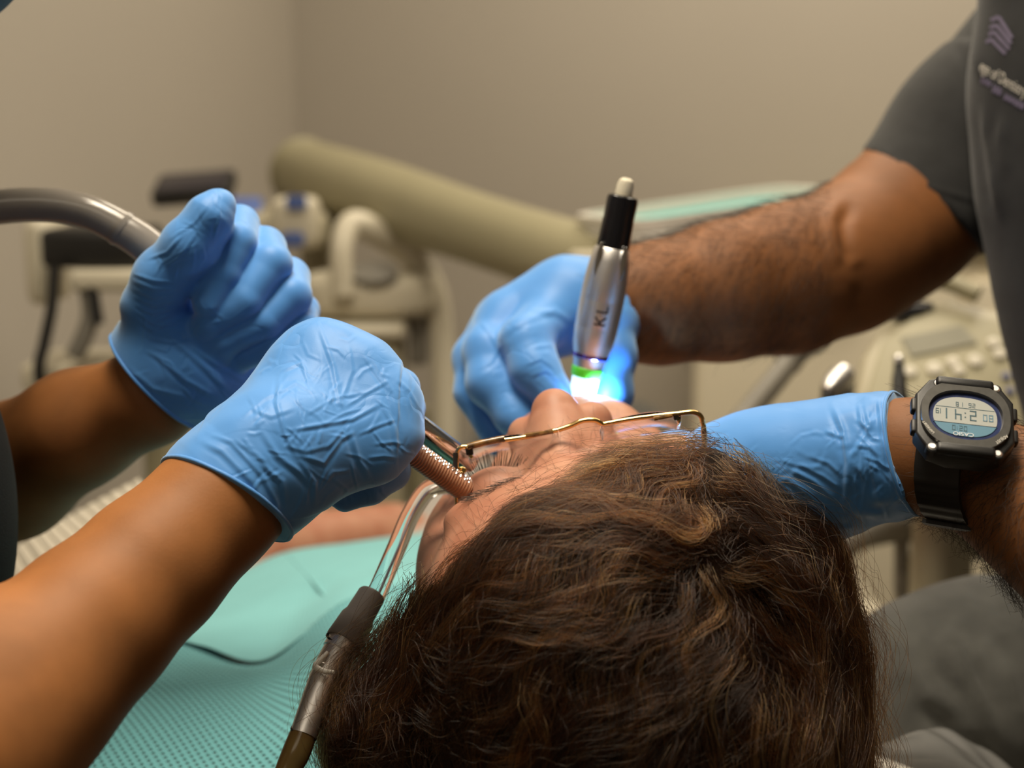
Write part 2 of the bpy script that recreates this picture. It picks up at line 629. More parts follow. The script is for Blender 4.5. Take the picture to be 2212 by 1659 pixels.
def vnoise(p, scale, seed=0):
    """smooth value noise, 0..1"""
    p = np.asarray(p, float) * scale + seed * 17.31 + 1000
    i = np.floor(p).astype(np.int64); fr = p - i
    fr = fr * fr * (3 - 2 * fr)
    out = 0
    for dx in (0, 1):
        for dy in (0, 1):
            for dz in (0, 1):
                hsh = ((i[:, 0] + dx) * 73856093 ^ (i[:, 1] + dy) * 19349663 ^ (i[:, 2] + dz) * 83492791 ^ (seed * 2654435761)) & 0xffffff
                hsh = (hsh * 1103515245 + 12345) & 0x7fffffff
                v = ((hsh >> 8) & 0xffff) / 65535.0
                out = out + v * (fr[:, 0] if dx else 1 - fr[:, 0]) * (fr[:, 1] if dy else 1 - fr[:, 1]) * (fr[:, 2] if dz else 1 - fr[:, 2])
    return out


def seg_dist(q, a, b):
    ba = b - a
    t = np.clip(((q - a) @ ba) / max(ba @ ba, 1e-9), 0, 1)
    return np.linalg.norm(q - a - t[:, None] * ba, axis=1), t


def crumple(x0, y0, x1, y1, n, seed, w=4, hmm=.4, ln=(25, 80), ang=None):
    """short random fold lines inside a picture-plane box"""
    rng = np.random.default_rng(seed)
    out = []
    for _ in range(n):
        x, y = rng.uniform(x0, x1), rng.uniform(y0, y1)
        a = rng.uniform(0, math.pi) if ang is None else rng.normal(ang, .5)
        L = rng.uniform(*ln); b = a + rng.normal(0, .7)
        p0 = (x, y); p1 = (x + math.cos(a) * L * .5, y + math.sin(a) * L * .5); p2 = (p1[0] + math.cos(b) * L * .5, p1[1] + math.sin(b) * L * .5)
        out.append(([p0, p1, p2], w * rng.uniform(.7, 1.3), hmm * rng.uniform(.5, 1.3)))
    return out


def creases(V, Q, lines, face=0.15, gain=1.0):
    """fold relief on a cloth or glove: lines of ((px,py)..., width px, height mm); a ridge with a shallow valley beside it"""
    N = vnormals(V, Q)
    pr = proj(V)
    tocam = CAM - V; tocam /= np.linalg.norm(tocam, axis=1)[:, None]
    wgt = np.clip(((N * tocam).sum(1) - face) * 4, 0, 1)
    D = np.zeros(len(V))
    for pts, w, hmm in lines:
        pts = np.asarray(pts, float)
        bb0, bb1 = pts.min(0) - 5 * w, pts.max(0) + 5 * w
        s = np.where((pr[:, 0] > bb0[0]) & (pr[:, 0] < bb1[0]) & (pr[:, 1] > bb0[1]) & (pr[:, 1] < bb1[1]))[0]
        if len(s) == 0: continue
        best = np.full(len(s), 1e9); bt = np.zeros(len(s)); sd = np.ones(len(s))
        nseg = len(pts) - 1
        for i in range(nseg):
            d, t = seg_dist(pr[s, :2], pts[i], pts[i + 1])
            ba = pts[i + 1] - pts[i]
            side = np.sign(ba[0] * (pr[s, 1] - pts[i, 1]) - ba[1] * (pr[s, 0] - pts[i, 0]))
            m = d < best
            best[m] = d[m]; bt[m] = (i + t[m]) / nseg; sd[m] = side[m]
        env = np.clip(np.sin(np.clip(bt, 0.02, 0.98) * math.pi) * 1.6, 0, 1)
        x = best / w * sd
        prof = np.exp(-x * x) - 0.6 * np.exp(-(x - 1.7) ** 2)
        D[s] += gain * hmm * 0.001 * prof * env
    return V + N * (D * wgt)[:, None]

# ================================================================== the room
cor = P(640, 300, 3.2)
BD = np.array([math.cos(math.radians(15)), -math.sin(math.radians(15)), 0.0])
LD = np.array([-math.sin(math.radians(15)), -math.cos(math.radians(15)), 0.0])
C0 = np.array([cor[0], cor[1], 0.0])
RW, RL, RH = 3.6, 5.6, 2.6
Z = np.array([0, 0, 1.0])


def wall(name, a, b, n):
    """wall slab from floor point a to b, thickness outwards along n"""
    t = 0.1
    V = []
    for z in (0, RH):
        for p in (a, b, b + n * t, a + n * t):
            V.append(p + Z * z)
    Fc = [(0, 1, 2, 3), (4, 7, 6, 5), (0, 4, 5, 1), (1, 5, 6, 2), (2, 6, 7, 3), (3, 7, 4, 0)]
    o = mesh_obj(name, V, Fc, M['wall'], smooth=False)
    return tag(o, kind='structure')


A_, B_, C_, D_ = C0, C0 + BD * RW, C0 + BD * RW + LD * RL, C0 + LD * RL
wall('wall_back', A_, B_, -LD)
wall('wall_left', D_, A_, -BD)
wall('wall_right', B_, C_, BD)
wall('wall_front', C_, D_, LD)
for nm, z0, z1, mm in (('floor', -0.1, 0.0, M['floor']), ('ceiling', RH, RH + 0.1, M['ceiling'])):
    V = [p + Z * z for z in (z0, z1) for p in (A_, B_, C_, D_)]
    o = mesh_obj(nm, V, [(0, 1, 2, 3), (7, 6, 5, 4), (0, 4, 5, 1), (1, 5, 6, 2), (2, 6, 7, 3), (3, 7, 4, 0)], mm, smooth=False)
    tag(o, kind='structure')
for nm, a, b, n in (('baseboard_back', A_, B_, LD), ('baseboard_left', D_, A_, BD)):
    V = [p + Z * z for z in (0, 0.1) for p in (a, b, b + n * 0.012, a + n * 0.012)]
    tag(mesh_obj(nm, V, [(0, 1, 2, 3), (7, 6, 5, 4), (0, 4, 5, 1), (1, 5, 6, 2), (2, 6, 7, 3), (3, 7, 4, 0)], M['plastic_pale'], smooth=False), kind='structure')

WX = np.array([1.0, 0, 0]); WY = np.array([0, 1.0, 0])


def on_floor(p):
    return (float(p[0]), float(p[1]), 0.0)


def post(name, p, r, material, parent, top=None):
    """vertical post from floor up to point p"""
    a = np.array([p[0], p[1], 0.0])
    L = p[2]
    return lathe(name, a, p, [(0, r), (0.999, r), (1, r * 0.9)], material, parent, 24)


# ------------------------------------------------------------------ big delivery arm
pa, pb = P(650, 372, 2.25), P(1330, 592, 1.62)
t = thing('dental_unit_arm', on_floor(P(760, 520, 2.3)), 'thick olive beige support arm sloping down across the back wall to the tray', 'support arm')
e = P(585, 350, 2.32)
r1, r2 = rp(74, 2.2), rp(88, 1.65)
tube('arm_tube', [pa, pa * 0.66 + pb * 0.34, pa * 0.33 + pb * 0.67, pb], [r1, r1 * 1.02, r2 * 0.98, r2], M['plastic_olive'], t, seg=32, n=30)
V, Fc = tube_geo([pa + (pa - pb) * 0.015, pa, pa + (pb - pa) * 0.02], [r1 * 0.8, r1 * 1.04, r1 * 1.04], n=10, seg=32)
mesh_obj('end_cap', V, Fc, M['plastic_olive'], t)
q = P(715, 480, 2.22)
tube('elbow_bracket', [P(706, 430, 2.23), P(712, 470, 2.23), P(720, 520, 2.23)], [rp(26, 2.2), rp(30, 2.2), rp(20, 2.2)], M['plastic_dark'], t)
post('floor_post', P(722, 505, 2.23), rp(24, 2.2), M['plastic_grey'], t)

# ------------------------------------------------------------------ instrument tray with paper
tc_ = P(1540, 462, 1.62)
xa = P(1720, 425, 1.66) - P(1265, 492, 1.58)
fr = frame(tc_, xa, WY + 0.02 * Z)
t = thing('instrument_tray', on_floor(tc_), 'white plastic instrument tray lined with aqua paper behind the hairy forearm', 'tray')
slab('tray_body', fr, rrect(0.27, 0.20, 0.035), -0.012, 0.0, M['white'], t, bevel=0.005)
# raised rim
bm = bmesh.new()
o1 = rrect(0.27, 0.20, 0.035); o2 = rrect(0.252, 0.182, 0.028)
n = len(o1)
va = [bm.verts.new((x, y, 0.0)) for x, y in o1]; vb = [bm.verts.new((x * 1.01, y * 1.01, 0.014)) for x, y in o1]
vc = [bm.verts.new((x, y, 0.014)) for x, y in o2]; vd = [bm.verts.new((x * 0.98, y * 0.98, 0.0)) for x, y in o2]
for i in range(n):
    j = (i + 1) % n
    bm.faces.new((va[i], va[j], vb[j], vb[i])); bm.faces.new((vb[i], vb[j], vc[j], vc[i])); bm.faces.new((vc[i], vc[j], vd[j], vd[i]))
bm_out('rim', bm, fr, M['white'], t)
slab('paper_liner', fr, rrect(0.235, 0.165, 0.02), 0.0005, 0.003, M['teal'], t, bevel=0)
fr2 = frame(P(1420, 545, 1.62), xa, WY)
slab('tray_bracket', fr2, rrect(0.20, 0.09, 0.03), -0.012, 0.014, M['plastic_pale'], t, bevel=0.006)
tube('bracket_stem', [P(1420, 548, 1.62), P(1430, 600, 1.62), P(1440, 690, 1.62)], rp(22, 1.6), M['plastic_pale'], t)

# ------------------------------------------------------------------ control console on the right
cc = P(2062, 810, 1.36)
nrm = np.array([-0.10, -0.62, 0.78])
xa = np.array([0.97, 0.10, 0.0]); xa = xa - nrm * (xa @ nrm) / (nrm @ nrm)
fr = frame(cc, xa, np.cross(nrm, xa))
c_, A_f = fr
t = thing('control_console', on_floor(cc), 'beige dental control console with grey display and round white buttons behind the wristwatch', 'console')


def on_panel(px, py):
    """panel coordinates of a pixel ray on the console plane"""
    d0 = P(px, py, 1.0) - CAM
    s = ((c_ - CAM) @ A_f[2]) / (d0 @ A_f[2])
    q = CAM + d0 * s - c_
    return q @ A_f[0], q @ A_f[1]


slab('housing', fr, [on_panel(*p) for p in [(1840, 850), (1860, 760), (1905, 690), (1970, 640), (2060, 632), (2180, 660), (2290, 720), (2330, 860), (2310, 1010), (2200, 1030), (2040, 1000), (1890, 940)]][::-1],
     -0.05, -0.004, M['plastic'], t, bevel=0.012)
slab('face_plate', fr, [on_panel(*p) for p in [(1872, 850), (1905, 740), (1990, 672), (2150, 690), (2260, 760), (2280, 980), (2160, 995), (1900, 915)]][::-1],
     -0.006, 0.002, M['plastic_olive'], t, bevel=0.003)
pts = [on_panel(*p) for p in [(1945, 735), (2075, 708), (2110, 745), (1968, 775)]][::-1]
slab('display', fr, pts, 0.001, 0.004, M['lcd'], t, bevel=0.0008)
pts = [on_panel(*p) for p in [(1917, 682), (1940, 664), (1975, 654), (2012, 660), (2018, 672), (1985, 686), (1935, 692)]][::-1]
slab('holder_recess', fr, pts, 0.0, 0.005, M['black_gloss'], t, bevel=0.001)
hx = [on_panel(*p) for p in [(1900, 668), (1950, 632), (2030, 625), (2110, 655)]]
tube('holder_hood', [c_ + A_f[0] * x + A_f[1] * y + A_f[2] * 0.012 for x, y in hx], 0.009, M['plastic_olive'], t)
for bx, by, r, mm in [(2018, 802, 18, 'button'), (2058, 788, 15, 'button'), (2070, 806, 14, 'button'), (2106, 785, 17, 'button'), (2146, 746, 15, 'button'),
                      (2158, 770, 15, 'button'), (1965, 808, 15, 'button'), (2172, 818, 10, 'button_blue'), (2180, 850, 10, 'button_blue')]:
    x, y = on_panel(bx, by)
    k = rp(r, 1.33)
    o = slab('button', (c_ + A_f[0] * x + A_f[1] * y, A_f), oval(k, k, 20), 0.001, 0.0055, M[mm], t, bevel=0.0012)
post('floor_post', cc - A_f[2] * 0.03, 0.03, M['plastic'], t)

# handpieces parked at the console
hp = thing('dental_handpiece', on_floor(P(1942, 860, 1.22)), 'slim black handpiece standing upright at the front edge of the console', 'handpiece')
a, b = P(1945, 925, 1.20), P(1941, 768, 1.22)
lathe('body', a, b, [(0, rp(19, 1.2)), (0.45, rp(20, 1.2)), (0.48, rp(17, 1.2)), (0.72, rp(15, 1.2)), (0.74, rp(13, 1.2)), (0.86, rp(11, 1.2)), (0.9, rp(10, 1.2))], M['plastic_dark'], hp)
lathe('tip', a + (b - a) * 0.895, b, [(0, rp(11, 1.2)), (0.6, rp(12, 1.2)), (1, rp(8, 1.2))], M['steel'], hp)
tube('hose', [a, P(1948, 990, 1.22), P(1990, 1080, 1.3), P(2060, 1110, 1.4)], rp(15, 1.2), M['plastic_grey'], hp)
hp = thing('syringe_handle', on_floor(P(1812, 830, 1.3)), 'grey air syringe handle with a shiny steel collar parked beside the console', 'handpiece')
a, b = P(1802, 925, 1.28), P(1814, 800, 1.3)
lathe('body', a, b, [(0, rp(32, 1.3)), (0.5, rp(36, 1.3)), (0.8, rp(34, 1.3)), (1, rp(20, 1.3))], M['plastic_grey'], hp)
tube('lever', [P(1796, 905, 1.25), P(1790, 860, 1.25), P(1788, 835, 1.255)], rp(14, 1.25), M['plastic_dark'], hp)
lathe('collar', P(1785, 842, 1.25), P(1835, 800, 1.27), [(0, rp(10, 1.3)), (0.2, rp(22, 1.3)), (0.8, rp(24, 1.3)), (1, rp(12, 1.3))], M['steel'], hp)
tube('hose', [a, P(1795, 1010, 1.3), P(1840, 1090, 1.36)], rp(20, 1.3), M['plastic_grey'], hp)

# ------------------------------------------------------------------ bracket hoses and rails on the right
t = thing('hose_rack', on_floor(P(1950, 1180, 1.5)), 'grey looped hose rack on thin beige posts between the hair and the grey trousers', 'hose rack')
tube('bent_rail', [P(1790, 1215, 1.5), P(1850, 1160, 1.5), P(1960, 1135, 1.5), P(2050, 1160, 1.5), P(2125, 1182, 1.5)], [rp(28, 1.5), rp(32, 1.5), rp(36, 1.5), rp(34, 1.5), rp(30, 1.5)], M['plastic_grey'], t)
p = P(1948, 1145, 1.5); q = P(1945, 1390, 1.5)
tube('upright', [p, (p + q) / 2, q, [q[0], q[1], 0.0]], rp(16, 1.5), M['plastic_grey'], t, n=20)
tube('strut', [P(1985, 1150, 1.48), P(1965, 1260, 1.49), P(1930, 1400, 1.5)], rp(11, 1.5), M['plastic_olive'], t, n=20)
hs = thing('grey_hose', on_floor(P(1640, 860, 1.45)), 'thick grey hose slanting down behind the patient glasses', 'hose')
tube('hose', [P(1760, 700, 1.5), P(1690, 800, 1.45), P(1625, 880, 1.42), P(1560, 960, 1.4), P(1480, 1080, 1.42)], rp(25, 1.45), M['plastic_grey'], hs)
tube('hose_cuff', [P(1720, 757, 1.47), P(1700, 786, 1.46)], rp(30, 1.45), M['plastic_grey'], hs)

# ------------------------------------------------------------------ cabinet behind on the right
t = thing('base_cabinet', on_floor(C0 + BD * 1.68 + LD * 0.17), 'tall cream cabinet against the back wall behind the console', 'cabinet')
kk = C0 + BD * 1.68 + LD * 0.17
frc = frame((kk[0], kk[1], 0.0), BD, -LD)
box('body', frc, (1.46, 0.30, 1.06), M['cabinet'], t, off=(0, 0, 0.55))
box('worktop', frc, (1.50, 0.33, 0.03), M['plastic_olive'], t, off=(0, 0, 1.095), bevel=0.006)
for i in range(3):
    dr = box('door', frc, (0.47, 0.02, 0.96), M['cabinet'], t, off=(-0.485 + 0.485 * i, -0.16, 0.56))
    box('handle', frc, (0.12, 0.02, 0.012), M['steel'], dr, off=(-0.485 + 0.485 * i, -0.182, 1.0), bevel=0.003)

# ------------------------------------------------------------------ spittoon unit
t = thing('spittoon_unit', on_floor(P(790, 900, 2.0)), 'cream spittoon unit with a round bowl and curved spout behind the gloved hands', 'spittoon')
kc = P(800, 600, 2.0)
fr = frame(kc, WX, WY)
prof = oval(rp(150, 2.0), rp(120, 2.0), 40, 2.4)
slab('bowl', (kc - Z * 0.0, np.eye(3)), prof, -0.05, 0.008, M['plastic_pale'], t, bevel=0.02, seg=4)
fb = frame(P(808, 590, 1.93), WX, WY * 0.8 + Z * 0.6)
slab('drain_well', fb, oval(rp(52, 1.93), rp(34, 1.93), 28), -0.004, 0.004, M['plastic_grey'], t, bevel=0.002)
tube('spout', [P(742, 640, 1.92), P(738, 540, 1.92), P(760, 485, 1.94), P(810, 500, 1.96), P(880, 545, 2.0), P(935, 620, 2.0), P(955, 740, 2.0), P(962, 900, 2.0), P(965, 1100, 2.0)],
     [rp(22, 2), rp(24, 2), rp(28, 2), rp(30, 2), rp(30, 2), rp(28, 2), rp(26, 2), rp(26, 2), rp(26, 2)], M['plastic_pale'], t, n=60, seg=20)
bc = P(770, 700, 2.0)
box('body', ((bc[0], bc[1], 0.0), np.eye(3)), (rp(205, 2), 0.16, bc[2] - 0.02), M['plastic'], t, off=(0, 0, bc[2] / 2), bevel=0.02)
box('top_plate', ((bc[0], bc[1], 0.0), np.eye(3)), (rp(225, 2), 0.18, 0.02), M['plastic_pale'], t, off=(0, 0, bc[2]), bevel=0.008)
box('side_recess', ((P(905, 720, 2.02)), np.eye(3)), (rp(38, 2), 0.06, rp(130, 2)), M['plastic_grey'], t, bevel=0.005)
p = P(905, 880, 2.04)
post('side_post', p, rp(24, 2), M['plastic_olive'], t)

# ------------------------------------------------------------------ assistant's instrument cart on the left
t = thing('assistant_cart', on_floor(P(560, 500, 2.05)), 'beige assistant instrument cart with blue stickers and a tilted dark screen', 'cart')
p0 = P(560, 470, 2.05)
fr = frame(p0, WX + 0.12 * WY, WY)
slab('head', fr, rrect(rp(300, 2.05), 0.20, 0.05), -0.04, 0.01, M['plastic'], t, bevel=0.015)
box('front_block', (P(640, 480, 1.98), np.eye(3)), (rp(100, 2), 0.06, rp(110, 2)), M['plastic_pale'], t, bevel=0.015)
for q in ((640, 437, 1.94, 22, 14), (632, 517, 1.94, 24, 15)):
    f2 = frame(P(q[0], q[1], q[2]), WX, Z)
    slab('sticker', f2, rrect(rp(q[3] * 2, 2), rp(q[4] * 2, 2), 0.006), -0.003, 0.003, M['sticker_blue'], t, bevel=0.0005)
f2 = frame(P(520, 452, 2.02), WX, WY + 0.5 * Z)
slab('key_pad', f2, rrect(rp(90, 2), 0.05, 0.01), 0.0, 0.006, M['sticker_blue'], t, bevel=0.001)
col_p = P(690, 470, 2.14)
post('column', col_p, rp(44, 2.14), M['plastic'], t)
f2 = frame(P(418, 392, 2.05), P(497, 384, 2.05) - P(340, 396, 2.05), WY * 0.8 + Z * 0.28)
slab('screen_housing', f2, rrect(rp(170, 2.05), 0.085, 0.012), -0.02, 0.0, M['plastic_dark'], t, bevel=0.004)
slab('screen_glass', f2, rrect(rp(150, 2.05), 0.07, 0.006), 0.0, 0.002, M['screen'], t, bevel=0.0005)
tube('screen_neck', [P(430, 405, 2.07), P(440, 440, 2.07), P(470, 480, 2.07)], rp(26, 2), M['plastic_pale'], t)

t = thing('suction_stand', on_floor(P(250, 600, 1.75)), 'pale shelf stand carrying a black box and hanging grey hoses by the left wall', 'stand')
k0 = P(300, 595, 1.75)
box('shelf', (k0, np.eye(3)), (rp(230, 1.75), 0.14, rp(46, 1.75)), M['plastic_pale'], t, bevel=0.008)
box('black_box', (P(225, 530, 1.75), np.eye(3)), (rp(215, 1.75), 0.12, rp(82, 1.75)), M['plastic_dark'], t, bevel=0.01)
box('side_panel', (P(105, 560, 1.8), np.eye(3)), (rp(60, 1.75), 0.10, rp(190, 1.75)), M['plastic_pale'], t, bevel=0.015)
post('column', P(330, 610, 1.78), rp(36, 1.75), M['plastic_olive'], t)
tube('hose', [P(118, 575, 1.68), P(112, 660, 1.68), P(96, 740, 1.68), P(84, 800, 1.68), P(100, 850, 1.7), P(135, 830, 1.72)], rp(13, 1.68), M['plastic_dark'], t)
tube('hose', [P(188, 610, 1.7), P(196, 680, 1.7), P(176, 740, 1.7), P(158, 770, 1.7)], rp(20, 1.68), M['plastic_grey'], t)
tube('hose', [P(196, 600, 1.69), P(205, 660, 1.69), P(212, 700, 1.69)], rp(14, 1.68), M['plastic_dark'], t)
fr = frame(P(230, 790, 1.8), WX, WY)
slab('lower_shelf', fr, rrect(rp(300, 1.8), 0.15, 0.02), -0.02, 0.012, M['plastic_pale'], t, bevel=0.006)

# ================================================================== people
def bounds(pts, pad):
    a = np.array([p for p, r in pts]); r = np.array([r for p, r in pts])
    return (a - r[:, None]).min(0) - pad, (a + r[:, None]).max(0) + pad


def px_pts(*chains):
    return [(P(a, b, d), rp(r, d)) for c in chains for a, b, d, r in c]


def flat(axis, up, *, n=None):
    pass


TILT = [0, 0.0]


def ellpx(f, px, py, d, rx, ry, rz, ang=0.0, k=0.006, op='add', tilt=0.0):
    """ellipsoid given in pixels: rx along the image direction ang (deg, anticlockwise), ry across, rz in depth (px units)"""
    a = math.radians(ang)
    X = CX * math.cos(a) + CU * math.sin(a)
    Y = -CX * math.sin(a) + CU * math.cos(a)
    Zc = CD
    if tilt:
        ti = math.radians(tilt)
        X, Zc = X * math.cos(ti) + Zc * math.sin(ti), Zc * math.cos(ti) - X * math.sin(ti)
    if TILT[0]:
        d = d + max(0.0, 1000 - py) * TILT[1]
        ph = math.radians(TILT[0])
        rot = lambda v: CX * (v @ CX) + (v @ CU) * (CU * math.cos(ph) + CD * math.sin(ph)) + (v @ CD) * (CD * math.cos(ph) - CU * math.sin(ph))
        X, Y, Zc = rot(X), rot(Y), rot(Zc)
    s = d / F
    f.ell(P(px, py, d), (rx * s, ry * s, rz * s), np.stack([X, Y, Zc]), k, op)


# ------------------------------------------------------------------ assistant (left): near glove
NEAR_ARM = [(505, 1055, .715, 128), (440, 1120, .705, 134), (330, 1225, .685, 152), (195, 1352, .66, 172), (60, 1480, .635, 198), (-130, 1640, .60, 225)]
FAR_ARM = [(430, 800, .855, 88), (330, 855, .865, 100), (170, 925, .885, 122), (20, 1020, .92, 142), (-180, 1110, .99, 140)]


def near_glove():
    f = Sculpt(0.00065)
    TILT[:] = [27, .00012]
    # back of the hand
    ellpx(f, 665, 880, .722, 190, 140, 62, 38, k=0.0)
    ellpx(f, 745, 870, .722, 150, 128, 66, -28, k=0.02)
    ellpx(f, 690, 790, .724, 78, 92, 56, 60, k=0.02)
    ellpx(f, 780, 960, .726, 108, 92, 62, -20, k=0.02)
    f.pch([(690, 742, 0.7530, 44), (790, 800, 0.7490, 48), (862, 868, 0.7418, 40), (868, 940, 0.7352, 38)], k=0.012)
    ellpx(f, 640, 1010, .722, 105, 90, 62, 40, k=0.02)
    # fingers folding away round the suction handle
    f.pch([(800, 800, 0.7590, 44), (862, 838, 0.7694, 42), (880, 880, 0.7894, 36), (870, 930, 0.7934, 30)], k=0.004)
    f.pch([(842, 850, 0.7460, 42), (872, 895, 0.7546, 38), (868, 945, 0.7636, 34), (850, 985, 0.7718, 30)], k=0.004)
    f.pch([(846, 915, 0.7352, 40), (862, 955, 0.7404, 36), (842, 1000, 0.7480, 34), (820, 1010, 0.7650, 30)], k=0.004)
    # thumb crossing below
    f.pch([(600, 1040, 0.7350, 60), (700, 1030, 0.7450, 50), (790, 1035, 0.7520, 44), (845, 1020, 0.7550, 38)], k=0.008)
    f.pch([(848, 1022, 0.7480, 36), (800, 1052, 0.7440, 37), (745, 1076, 0.7420, 30)], k=0.003)
    TILT[:] = [0, 0]
    # wrist and cuff
    f.pch([(620, 955, .72, 122), (545, 1020, .718, 132), (492, 1068, .714, 146)], k=0.02)
    f.pch([(492, 1068, .714, 146), (480, 1080, .713, 150)], k=0.004)
    # open the cuff: hollow round the arm
    f.pch([(300, 1255, .67, 172), (440, 1120, .705, 139), (520, 1045, .715, 133)], k=0.0, op='sub')
    # trim along the hem
    a = P(520, 1040, .716); ax = a - P(420, 1140, .70); ax /= np.linalg.norm(ax)
    hem = P(492, 1066, .714)
    tiltv = -ax + 0.10 * CX - 0.22 * CU
    tiltv /= np.linalg.norm(tiltv)
    f.half(hem + tiltv * 0.004, tiltv, .07)
    HEM['near'] = (hem + tiltv * 0.003, tiltv)
    V, Q = f.poly()
    V = smooth_verts(V, Q, 2)
    L = []
    L += [([(690, 705), (720, 790), (735, 870), (742, 880)], 5, .8), ([(742, 880), (790, 850), (840, 822)], 4, .55), ([(735, 870), (760, 800), (752, 745)], 5, .45)]
    L += [([(600, 805), (650, 783), (668, 830)], 4, .7), ([(605, 810), (598, 870), (615, 935), (640, 985)], 5, .9), ([(590, 855), (640, 825), (680, 850)], 4, .5)]
    L += [([(620, 930), (690, 918), (760, 905), (830, 868)], 5, .9), ([(700, 915), (745, 892), (790, 880)], 4, .5), ([(700, 975), (735, 935), (745, 930)], 5, .8)]
    L += [([(560, 920), (600, 985), (650, 1020), (690, 1065)], 7, 1.0), ([(640, 980), (700, 1000), (735, 950), (770, 930)], 5, .8), ([(755, 920), (775, 990), (800, 1035)], 6, 1.0)]
    L += [([(770, 940), (820, 918), (858, 905)], 4, .6), ([(645, 990), (680, 1040), (680, 1095)], 6, .9), ([(500, 945), (560, 985), (600, 1040)], 5, .5)]
    L += [([(520, 905), (570, 860), (610, 840)], 5, .5), ([(820, 860), (850, 920), (862, 985)], 5, .7), ([(800, 770), (850, 850), (868, 930)], 5, .7), ([(780, 760), (836, 840), (855, 900)], 4, .6)]
    L += [([(860, 820), (885, 845), (905, 880)], 4, .5), ([(700, 1040), (720, 1020), (760, 1015)], 5, .6), ([(540, 880), (585, 900), (640, 880)], 5, .4), ([(655, 900), (720, 860), (800, 845)], 4, .4)]
    L += [([(560, 1000), (610, 1040), (620, 1100)], 6, .7), ([(610, 960), (660, 975), (720, 960)], 5, .5), ([(806, 960), (850, 955), (870, 960)], 4, .5), ([(790, 990), (830, 985), (858, 990)], 4, .5)]
    L += [([(430, 950), (480, 975), (545, 1040), (580, 1110), (585, 1160)], 7, .8), ([(450, 935), (500, 955), (565, 1025), (600, 1090), (600, 1150)], 5, .6)]
    L += crumple(520, 720, 870, 1060, 70, 3, 3.6, .38)
    V = creases(V, Q, L, gain=.6)
    nz = vnoise(V, 90, 3) - 0.5
    V = V + vnormals(V, Q) * (nz * 0.0011)[:, None]
    return V, Q


def hem_ring(V, p, n, rmax, name, parent, tube_r=.0011):
    """rolled bead along the cut edge of a cuff"""
    n = n / np.linalg.norm(n)
    q = V - p
    h_ = q @ n
    rr = np.linalg.norm(q - h_[:, None] * n, axis=1)
    s_ = (np.abs(h_) < .0012) & (rr < rmax)
    u = np.cross(n, CD); u /= np.linalg.norm(u); w = np.cross(n, u)
    a = np.arctan2(q[s_] @ w, q[s_] @ u); r = rr[s_]
    nb = 60
    b = ((a + math.pi) / (2 * math.pi) * nb).astype(int) % nb
    R_ = np.array([r[b == i].max() if (b == i).any() else np.nan for i in range(nb)])
    ok = ~np.isnan(R_)
    if ok.sum() < 20: return None
    R_ = np.interp(np.arange(nb), np.where(ok)[0], R_[ok], period=nb)
    R_ = (np.roll(R_, 1) + 2 * R_ + np.roll(R_, -1)) / 4 - tube_r * .4
    an = (np.arange(nb) + .5) / nb * 2 * math.pi - math.pi
    L_ = [p + (u * math.cos(t_) + w * math.sin(t_)) * r_ for t_, r_ in zip(an, R_)]
    L_ = L_ + [L_[0], L_[1]]
    V2, F2 = tube_geo(L_, tube_r, raw=True, seg=8, cap=False)
    return mesh_obj(name, V2, F2, M['glove'], parent)


HEM = {}


